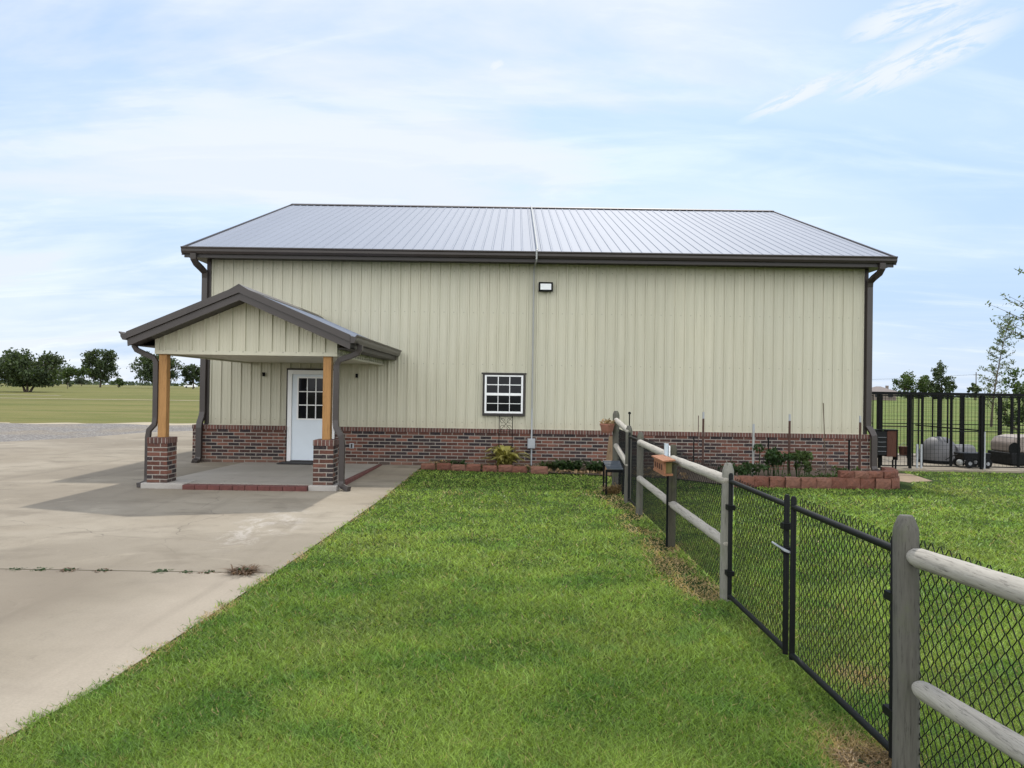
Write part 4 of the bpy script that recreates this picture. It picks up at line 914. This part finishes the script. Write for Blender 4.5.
# igloo dog house
def dome(mb, cx, cy, z0, rx, ry, rz, nu=24, nvv=8, ribs=0):
    vs_ = []; fs = []
    for j in range(nvv + 1):
        ph = j / nvv * math.pi / 2
        for i in range(nu):
            a = 2 * math.pi * i / nu; k = math.cos(ph) ** .75 * (1 + ribs * math.cos(8 * a)); vs_.append((cx + rx * k * math.cos(a), cy + ry * k * math.sin(a), z0 + rz * math.sin(ph)))
    for j in range(nvv):
        for i in range(nu): fs.append((j * nu + i, j * nu + (i + 1) % nu, (j + 1) * nu + (i + 1) % nu, (j + 1) * nu + i))
    return mb.add(vs_, fs)
ig = thing('dog_igloo', 'grey rounded plastic dog house inside the kennel', 'dog house', (11.2, 19.9, .04))
dome(MB(), 11.13, 19.95, .12, .47, .5, .60, ribs=.015).build('dome', M['igloo'], ig, smooth=R(60))
MB().lathe(11.13, 19.95, [(.50, .042), (.51, .06), (.50, .118), (.4, .119)], 24).build('base_tray', M['tub_black'], ig, smooth=SM)
tm = MB(); prof = [(-.26, .10), (.26, .10), (.26, .36), (.20, .47), (.09, .53), (-.09, .53), (-.20, .47), (-.26, .36)]
tm.prism([(19.75 + a, z) for a, z in prof], 11.38, 11.85, 0); tn = tm.build('tunnel', M['igloo'], ig, .02)
MB().prism([(19.75 + a * .75, .10 + (z - .10) * .85) for a, z in prof], 11.851, 11.862, 0).build('opening', M['black'], tn)
i2 = thing('dog_house', 'beige topped plastic dog house with dark base at right in kennel', 'dog house', (13.2, 19.6, .04))
MB().prism([(12.62, .37), (12.62, .60), (12.72, .74), (13.0, .80), (13.75, .80), (13.9, .70), (13.9, .37)], 19.3, 20.2, 1).build('upper_shell', M['beige_plastic'], i2, .04)
MB().prism([(12.60, .05), (13.92, .05), (13.95, .366), (12.57, .366)], 19.26, 20.24, 1).build('lower_shell', M['tub_black'], i2, .03)
oc = MB(); oc.prism([(12.68 + .15 * math.cos(q), .46 + .17 * math.sin(q)) for q in np.linspace(0, 2 * math.pi, 18)[:-1]], 19.288, 19.299, 1); oc.build('opening', M['black'], i2)
ct = thing('garden_cart', 'black plastic cart on pale hubbed wheels in front of grey dog house', 'cart', (11.3, 18.75, .04))
MB().prism([(10.98, .23), (11.58, .23), (11.64, .40), (10.93, .40)], 18.55, 18.95, 1).build('tub', M['tub_black'], ct, .015)
for x in (11.07, 11.50):
    for y in (18.50, 19.0):
        wl = MB().tube([(x, y - .028, .15), (x, y + .028, .15)], .11, 18, (0, 0, 1)).build('wheel', M['tub_black'], ct, .008, smooth=SM)
        MB().tube([(x, y - .036, .15), (x, y - .029, .15)], .045, 12, (0, 0, 1)).build('hub', M['greysteel'], wl)
MB().tube([(10.96, 18.75, .36), (10.78, 18.75, .30), (10.62, 18.72, .22)], .014, 6).build('handle', M['black'], ct)
bl = MB(); dome(bl, 10.90, 18.62, .16, .075, .075, .075, 14, 5); dome(bl, 10.90, 18.62, .16, .075, .075, -.075, 14, 5); tag(bl.build('ball', M['white_pipe'], None, smooth=True, loc=(10.9, 18.62, .16)), 'pale round ball beside the black cart in kennel', 'ball')
bk = thing('bucket', 'small dark brown bucket hung on kennel wire by the gate', 'bucket', (9.38, 18.35, .34))
MB().lathe(9.40, 18.38, [(.085, .34), (.11, .54), (.118, .545), (.105, .55)], 16).build('pail', M['brown_board'], bk, smooth=SM); MB().tube([(9.29, 18.38, .54), (9.40, 18.36, .64), (9.51, 18.38, .54)], .006, 5).build('bail', M['greysteel'], bk)
# brown cabinet / crate outside the corner
cb = thing('cabinet', 'black framed low cabinet with reddish brown side by the downspout', 'cabinet', (8.780, 18.05, .04))
MB().box(8.800, 9.020, 17.95, 18.12, .33, .94).build('brown_panel', M['brown_board'], cb, .004)
MB().box(8.540, 8.798, 17.96, 18.12, .36, .93).build('dark_door', M['tub_black'], cb, .004)
MB().box(8.520, 9.050, 17.93, 18.13, .942, .97).build('top', M['black'], cb, .004)
MB().box(9.022, 9.048, 17.94, 18.12, .25, .94).build('end_frame', M['black'], cb); MB().box(8.520, 8.538, 17.94, 18.12, .25, .94).build('end_frame', M['black'], cb)
for x in (8.560, 9.010):
    for y in (17.965, 18.10): MB().box(x - .015, x + .015, y - .015, y + .015, .04, .249 if x in (8.560, 9.010) else .3).build('leg', M['black'], cb)
for k in range(4): MB().box(8.580, 8.780, 17.945, 17.959, .45 + k * .11, .455 + k * .11).build('wire_shelf', M['greysteel'], cb)
wbk = MB(); wbk.lathe(8.62, 17.45 + .15, [(.12, .03), (.14, .10), (.145, .11), (.12, .105), (.1, .05)], 16); tag(wbk.build('water_bowl', M['tub_black'], None, smooth=SM, loc=(8.62, 17.6, .03)), 'black bowl on the ground at corner of the raised bed', 'bowl')

# ================================================================= TREES
def tree(label, x, y, h, cw, cb, mat, seed, n=2600, leaf=.33, trunk=.22, multi=1, lean=0, shape='round', group=None, name='oak_tree', clumps=34, cat='tree'):
    g = np.random.default_rng(seed); z0 = zt(y) - .05
    th = thing(name, label, cat, (x, y, z0), group); ch = h - cb
    # clump centres
    cc = []; clumps = int(clumps * 1.5)
    while len(cc) < clumps:
        p_ = g.uniform(-1, 1, 3)
        if shape == 'round':
            zz = p_[2]; rr = math.hypot(p_[0], p_[1]); lim = (1 - abs(zz) ** 2.2) ** .5 if zz > 0 else (1 - abs(zz) ** 3.5) ** .5
        else:
            zz = p_[2]; rr = math.hypot(p_[0], p_[1]); lim = .12 + .95 * ((1 - zz) / 2) ** .8 * (1 if zz > -.85 else .7)
        if rr > lim * 1.0 or rr < lim * .25 * g.random(): continue
        cc.append((p_[0] * cw / 2 + lean * (zz + 1) * ch / 2, p_[1] * cw / 2, cb + ch / 2 + zz * ch / 2))
    cc = np.array(cc); rad = g.uniform(.09, .17, clumps) * cw
    n = int(n * 1.6); leaf *= 1.0; idx = g.integers(0, clumps, n); d_ = g.normal(size=(n, 3)); d_ /= np.linalg.norm(d_, axis=1)[:, None]
    pts = cc[idx] + d_ * (rad[idx] * g.uniform(.1, 1.25, n) ** .8)[:, None] * [1, 1, .8]
    pts = pts[pts[:, 2] > cb * .75]
    fastmesh('crown', leaves(pts + [x, y, z0], leaf, seed), 4, M[mat], th)
    mb = MB()
    for k in range(multi):
        a = 2 * math.pi * k / max(1, multi) + seed; o_ = .35 * (multi > 1)
        tx, ty = x + o_ * math.cos(a), y + o_ * math.sin(a); sp = (1.4 if multi > 1 else .2)
        top = (x + math.cos(a) * sp + lean * ch * .6, y + math.sin(a) * sp, z0 + cb + ch * .6)
        mb.tube([(tx, ty, z0), (tx * .5 + top[0] * .5 + .1, ty * .5 + top[1] * .5, z0 + cb * .9), top], [trunk, trunk * .75, trunk * .2], 8)
    for q in cc[g.choice(clumps, min(12, clumps), replace=False)]:
        zb = min(q[2] * .8, cb + ch * .35 * g.random()); mb.tube([(x + lean * (zb - cb), y, z0 + zb), (x + q[0] * .5, y + q[1] * .5, z0 + (zb + q[2]) / 2 + .2), (x + q[0], y + q[1], z0 + q[2])], [trunk * .4, trunk * .28, trunk * .1], 5)
    mb.build('trunk', M['bark'], th, smooth=SM); return th
def at(px_, y): return (px_ - 512) / 760 * y
TG = 'trees in the field at left'
tree('wide dark oak with several trunks at far left of field', at(24, 118), 118, 6.1, 9.6, 1.2, 'leaf_oak', 1, 5200, .24, .20, 3, 0, 'round', TG, clumps=60)
tree('tall upright oak in open field, second large tree from left', at(97, 225), 225, 11.6, 9.4, 1.9, 'leaf_oak', 2, 3600, .34, .28, 1, 0, 'round', TG, clumps=50)
tree('small flat topped tree in gap right of the wide oak', at(66, 210), 210, 5.4, 8.2, 2.9, 'leaf_mid', 3, 1500, .3, .16, 1, 0, 'round', TG, clumps=20)
tree('pale green tree rising behind right edge of wide oak', at(50, 260), 260, 7.4, 9, 1.0, 'leaf_mid', 4, 1500, .36, .2, 1, 0, 'round', TG, clumps=20)
tree('low rounded shrub tree between upright oak and porch', at(115, 205), 205, 2.7, 2.9, .4, 'leaf_mid', 5, 600, .22, .1, 1, 0, 'round', TG, clumps=12)
tree('broad dark oak seen behind the left porch post', at(154, 200), 200, 8.8, 11.6, 1.9, 'leaf_oak', 6, 3800, .32, .26, 1, 0, 'round', TG, clumps=50)
tree('dark oak between porch post and building corner', at(190, 205), 205, 6.6, 5.8, 1.5, 'leaf_oak', 7, 1900, .29, .2, 1, 0, 'round', TG, clumps=28)
tree('small distant round tree between flat topped tree and upright oak', at(78, 330), 330, 4.6, 5, .4, 'leaf_far', 8, 600, .4, .2, 1, 0, 'round', TG, clumps=12)
tree('young dark sapling below the flat topped tree', at(64, 160), 160, 2.4, 1.9, .5, 'leaf_oak', 9, 400, .16, .07, 1, 0, 'round', TG, clumps=10)
tree('dark low bush at the right foot of wide oak', at(49, 190), 190, 2.2, 3.0, .2, 'leaf_oak', 10, 500, .2, .1, 1, 0, 'round', TG, clumps=12, name='bush', cat='bush')
TR = 'trees beyond the kennel at right'
tree('spreading grey green tree far behind kennel left part', at(908, 190), 190, 6.6, 8.6, .6, 'leaf_mid', 31, 2200, .28, .22, 1, 0, 'round', TR, clumps=30)
tree('dark conical tree right of the spreading tree behind kennel', at(938, 180), 180, 10.0, 6.6, .6, 'leaf_oak', 32, 2200, .27, .22, 1, 0, 'cone', TR, name='cedar_tree', clumps=34)
tree('low dark tree at the foot of the utility pole', at(971, 230), 230, 5.2, 3.6, .4, 'leaf_oak', 33, 900, .3, .18, 1, 0, 'round', TR, clumps=14)
tree('pale brushy bush at the right edge behind kennel', at(1024, 42), 42, 3.4, 2.9, .3, 'leaf_mid', 34, 2200, .10, .06, 2, 0, 'round', TR, name='bush', clumps=30, cat='bush')
def willow(label, x, y, h, cb, spread, lean, seed, nb=26, ll=.085, per=26, trunk=.07, z0=0):
    g = random.Random(seed); ng = np.random.default_rng(seed); z0 = zt(y) - .03
    th = thing('sparse_tree', label, 'tree', (x, y, z0), TR); mb = MB(); pts = []
    spine = [(x + lean * (k ** 1.6), y, z0 + h * k) for k in np.linspace(0, 1, 9)]
    mb.tube(spine, [trunk * (1 - .9 * k) for k in np.linspace(0, 1, 9)], 7)
    for i in range(nb):
        k = cb + (1 - cb) * (i + g.random()) / nb; k = min(k, .98); bx = x + lean * k ** 1.6; bz = z0 + h * k
        a = g.uniform(0, 6.28); ln = spread * (1.15 - .75 * (k - cb) / (1 - cb)) * g.uniform(.6, 1.15)
        rise = g.uniform(.35, .9); pp = []
        for j in range(6):
            q = j / 5; pp.append((bx + math.cos(a) * ln * q + lean * .16 * q * q, y + math.sin(a) * ln * q, bz + ln * rise * q - ln * .15 * q * q))
        mb.tube(pp, [trunk * .28 * (1 - .85 * j / 5) for j in range(6)], 4)
        for j in range(per):
            q = g.uniform(.25, 1.05); i0 = min(4, int(q * 5)); f_ = q * 5 - i0; A, B = np.array(pp[i0]), np.array(pp[i0 + 1]); pts.append(A + (B - A) * f_ + ng.normal(size=3) * .07)
    for j in range(per * 3): pts.append(np.array(spine[-1]) + ng.normal(size=3) * [.12, .12, .35] - [0, 0, .3])
    fastmesh('crown', leaves(np.array(pts), ll, seed, .38, .3), 4, M['leaf_pale'], th); mb.build('trunk', M['bark'], th, smooth=SM)
    return th
willow('thin sparse windblown tree standing alone behind the kennel', at(988, 46), 46, 6.4, .16, 1.15, 1.0, 3, 50, .08, 34)
willow('sparse tree whose branches reach in at the right edge of view', at(1068, 30), 30, 6.9, .42, 2.5, -.3, 5, 70, .08, 34, .10)
# distant woodland band
nw = 9000
fx_ = rng.uniform(-1900, 1900, nw); fh = 3.2 + 2.6 * np.abs(np.sin(fx_ * .011) * np.sin(fx_ * .037 + 1)) + 1.5 * np.sin(fx_ * .11) ** 2
pw = np.stack([fx_, rng.uniform(1180, 1300, nw), .9 + rng.uniform(0, 1, nw) ** .8 * fh], 1)
tag(fastmesh('distant_woodland', leaves(pw, 3.0, 77, .6), 4, M['leaf_far']), 'low bluish line of woods along the far horizon', 'woodland', kind='stuff')
# far house, pole, car
hs = thing('farmhouse', 'distant house with grey brown hipped roof beyond the kennel', 'house', (at(879, 170), 170, zt(170)))
hx = at(879, 170); zh = zt(170)
MB().box(hx - 3.6, hx + 2.2, 168, 174, zh, zh + 1.9).build('wall', simple('far_brick', (.17, .14, .12), .9), hs)
rf = MB().add([(hx - 4.0, 167.5, zh + 1.85), (hx + 2.6, 167.5, zh + 1.85), (hx + 2.6, 174.5, zh + 1.85), (hx - 4.0, 174.5, zh + 1.85), (hx - .9, 171, zh + 3.1), (hx + .1, 171, zh + 3.1)], [(0, 1, 5, 4), (1, 2, 5), (2, 3, 4, 5), (3, 0, 4), (0, 3, 2, 1)]).build('roof', simple('far_shingle', (.16, .135, .125), .9), hs)
MB().box(hx + 1.2, hx + 1.7, 170.5, 171.0, zh + 2.4, zh + 3.3).build('chimney', bpy.data.materials['far_brick'], rf)
for wx in (-2.5, .4): MB().box(hx + wx, hx + wx + 1.0, 167.95, 167.99, zh + .7, zh + 1.5).build('window', M['glass'], hs)
pl = thing('utility_pole', 'thin wooden utility pole with short crossarm on the horizon', 'utility pole', (at(972.5, 230), 230, zt(230)))
pxx = at(972.5, 230)
MB().tube([(pxx, 230, zt(230)), (pxx, 230, 9.4)], [.17, .12], 8).build('pole', M['bark'], pl); MB().box(pxx - .9, pxx + .9, 229.8, 229.88, 8.5, 8.65).build('crossarm', M['bark'], pl)
mb = MB()
for sx, ex in ((-.8, -70), (.8, -68)):
    mb.tube([(pxx + sx + (ex) * k, 230 + 40 * k, 8.68 - 5.5 * k + 2.2 * k * k) for k in np.linspace(0, 1, 12)], .014, 4)
tag(mb.build('power_line', M['black'], None, loc=(pxx, 230, 8.6)), 'thin sagging power wires leaving the far utility pole', 'power line')
cr = thing('parked_car', 'small white car parked far off beneath the field oaks', 'car', (at(188, 290), 290, zt(290)))
cx_ = at(188, 290); zc = zt(290)
MB().prism([(cx_ - 2.3, zc + .35), (cx_ + 2.3, zc + .35), (cx_ + 2.3, zc + .95), (cx_ + 1.5, zc + 1.05), (cx_ + .9, zc + 1.6), (cx_ - 1.1, zc + 1.6), (cx_ - 1.8, zc + 1.02), (cx_ - 2.3, zc + .9)], 289.1, 290.9, 1).build('body', simple('white_paint', (.75, .76, .77), .3), cr, .06)
MB().prism([(cx_ - 1.5, zc + 1.08), (cx_ + 1.2, zc + 1.08), (cx_ + .8, zc + 1.52), (cx_ - 1.0, zc + 1.52)], 289.06, 289.09, 1).build('side_window', M['glass'], cr)
for wx in (-1.4, 1.4): MB().tube([(cx_ + wx, 289.05, zc + .34), (cx_ + wx, 289.3, zc + .34)], .34, 14, (0, 0, 1)).build('wheel', M['tub_black'], cr)

# ================================================================= GRASS
def nz(x, y, f, seed):
    g = np.random.default_rng(seed); v = np.zeros_like(x)
    for k in range(9):
        a = g.uniform(0, 6.28); q = f * g.uniform(.5, 2.0); v += np.sin(x * q * math.cos(a) + y * q * math.sin(a) + g.uniform(0, 6.28)) * g.uniform(.5, 1)
    return v / 3.0
def grass(name, n, ymin, ymax, wmul, hgt, seed, label):
    g = np.random.default_rng(seed)
    # density falls off as 1/y^2 through the lawn
    u = g.random(n); y = 1 / (1 / ymin - u * (1 / ymin - 1 / ymax))
    x = g.uniform(-.80, .76, n) * (y + 1.2) ; 
    y = y + g.normal(size=n) * .02
    edge = drive_x(y) + .005 + .03 * nz(x * 0 + 1, y, 9, 3) + .03 * nz(x * 0 + 1, y, 31, 8) + .03 * g.normal(size=n)
    ok = (x > edge - .03 + .03 * nz(x, y, 14, 21)) & (x < 20) & (y < 17.88)
    inbed = ((x < 4.1) & (y > np.interp(x, [-2, 0, 1, 2.2, 3.2, 4.1], [16.55, 16.28, 16.05, 15.75, 15.5, 14.4]))) | ((x >= 4.02) & (x < 7.6) & (y > 14.30)) | ((x >= 7.5) & (x < 8.2) & (y > 14.3 + (x - 7.5) * 2)) | ((x > 7.8) & (x < 8.95) & (y > 15.7))
    ok &= ~inbed; x, y = x[ok], y[ok]; n = len(x)
    d = np.hypot(x, y); sc = np.clip(d / 4.2, 1, 3.4)
    # straw patches: strip at the foot of the fence, thin dead spots
    strip = 1.8 * np.exp(-((x - 1.68 - .05 * np.sin(y * 2.3)) / .17) ** 2) * ((y > 6.25) & (y < 13.5)) * np.clip(.75 + 1.2 * nz(x, y, 4, 5), 0, 1)
    strip += np.exp(-((x - 1.72) / .16) ** 2 - ((y - 3.66) / .30) ** 2) * 1.5
    spot = lambda cx, cy, rx, ry: np.exp(-((x - cx) / rx) ** 2 - ((y - cy) / ry) ** 2)
    efade = np.exp(-((x - drive_x(y)) / .07) ** 2) * np.clip(.35 + .6 * nz(x, y, 6, 41), 0, 1)
    sp = efade + .85 * spot(2.17, 4.76, .16, .22) + .5 * spot(1.6, 13.2, .35, .5) + .55 * spot(-1.15, 13.2, .5, .5) * np.clip(nz(x, y, 5, 9) + .3, 0, 1) + .35 * spot(2.7, 6.2, .5, .6) * np.clip(nz(x, y, 6, 19), 0, 1)
    dead = np.clip(strip + sp, 0, 1)
    keep = g.random(n) > .55 * np.clip(.85 * spot(2.17, 4.76, .16, .22) + strip * .5, 0, 1)
    x, y, sc, dead = x[keep], y[keep], sc[keep], dead[keep]; n = len(x)
    lo = nz(x, y, .9, 1); hi_ = nz(x, y, 4.5, 2)
    c = np.zeros((n, 3)); k = np.clip(.5 + .22 * lo + .40 * hi_, 0, 1)[:, None]
    c = np.array([.135, .225, .042]) * (1 - k) + np.array([.255, .355, .076]) * k
    ye = (np.clip(nz(x, y, 1.6, 6) - .35, 0, 1) * .55)[:, None]; c = c * (1 - ye) + np.array([.26, .29, .085]) * ye
    c *= (.45 + 1.15 * g.random(n) ** 1.3)[:, None]
    clv = nz(x, y, 7.0, 31) + .6 * nz(x, y, 15, 32); cm_ = np.clip((clv - .45) * 2.5, 0, 1)[:, None] * .6; c = c * (1 - cm_) + c * np.array([.62, .82, .80]) * cm_   # darker clover clumps
    stw = (g.random(n) < .025 + .97 * dead)[:, None]; c = np.where(stw, np.array([.44, .33, .17]) * g.uniform(.6, 1.25, n)[:, None], c)
    h = hgt * (.45 + 1.0 * g.random(n) ** 1.4) * (1 + .25 * np.clip(hi_, -1, 1)) * (1 - .35 * dead) * np.clip(sc, 1, 1.5) ** .5; wdt = wmul * g.uniform(.7, 1.3, n) * sc
    a = g.uniform(0, 6.28, n); la = g.uniform(0, 6.28, n); ln = h * g.uniform(.3, 2.2, n)
    bx = np.cos(a) * wdt / 2; by = np.sin(a) * wdt / 2
    z = np.full(n, -.004)
    v0 = np.stack([x - bx, y - by, z], 1); v1 = np.stack([x + bx, y + by, z], 1)
    v2 = np.stack([x + np.cos(la) * ln, y + np.sin(la) * ln, z + h], 1)
    o = fastmesh(name, np.stack([v0, v1, v2], 1).reshape(-1, 3), 3, M['grass'], None, c)
    return tag(o, label, 'grass', kind='stuff')
grass('lawn_grass', 1050000, 2.7, 17.9, .0060, .025, 5, 'short mown green grass covering the lawn and yard')
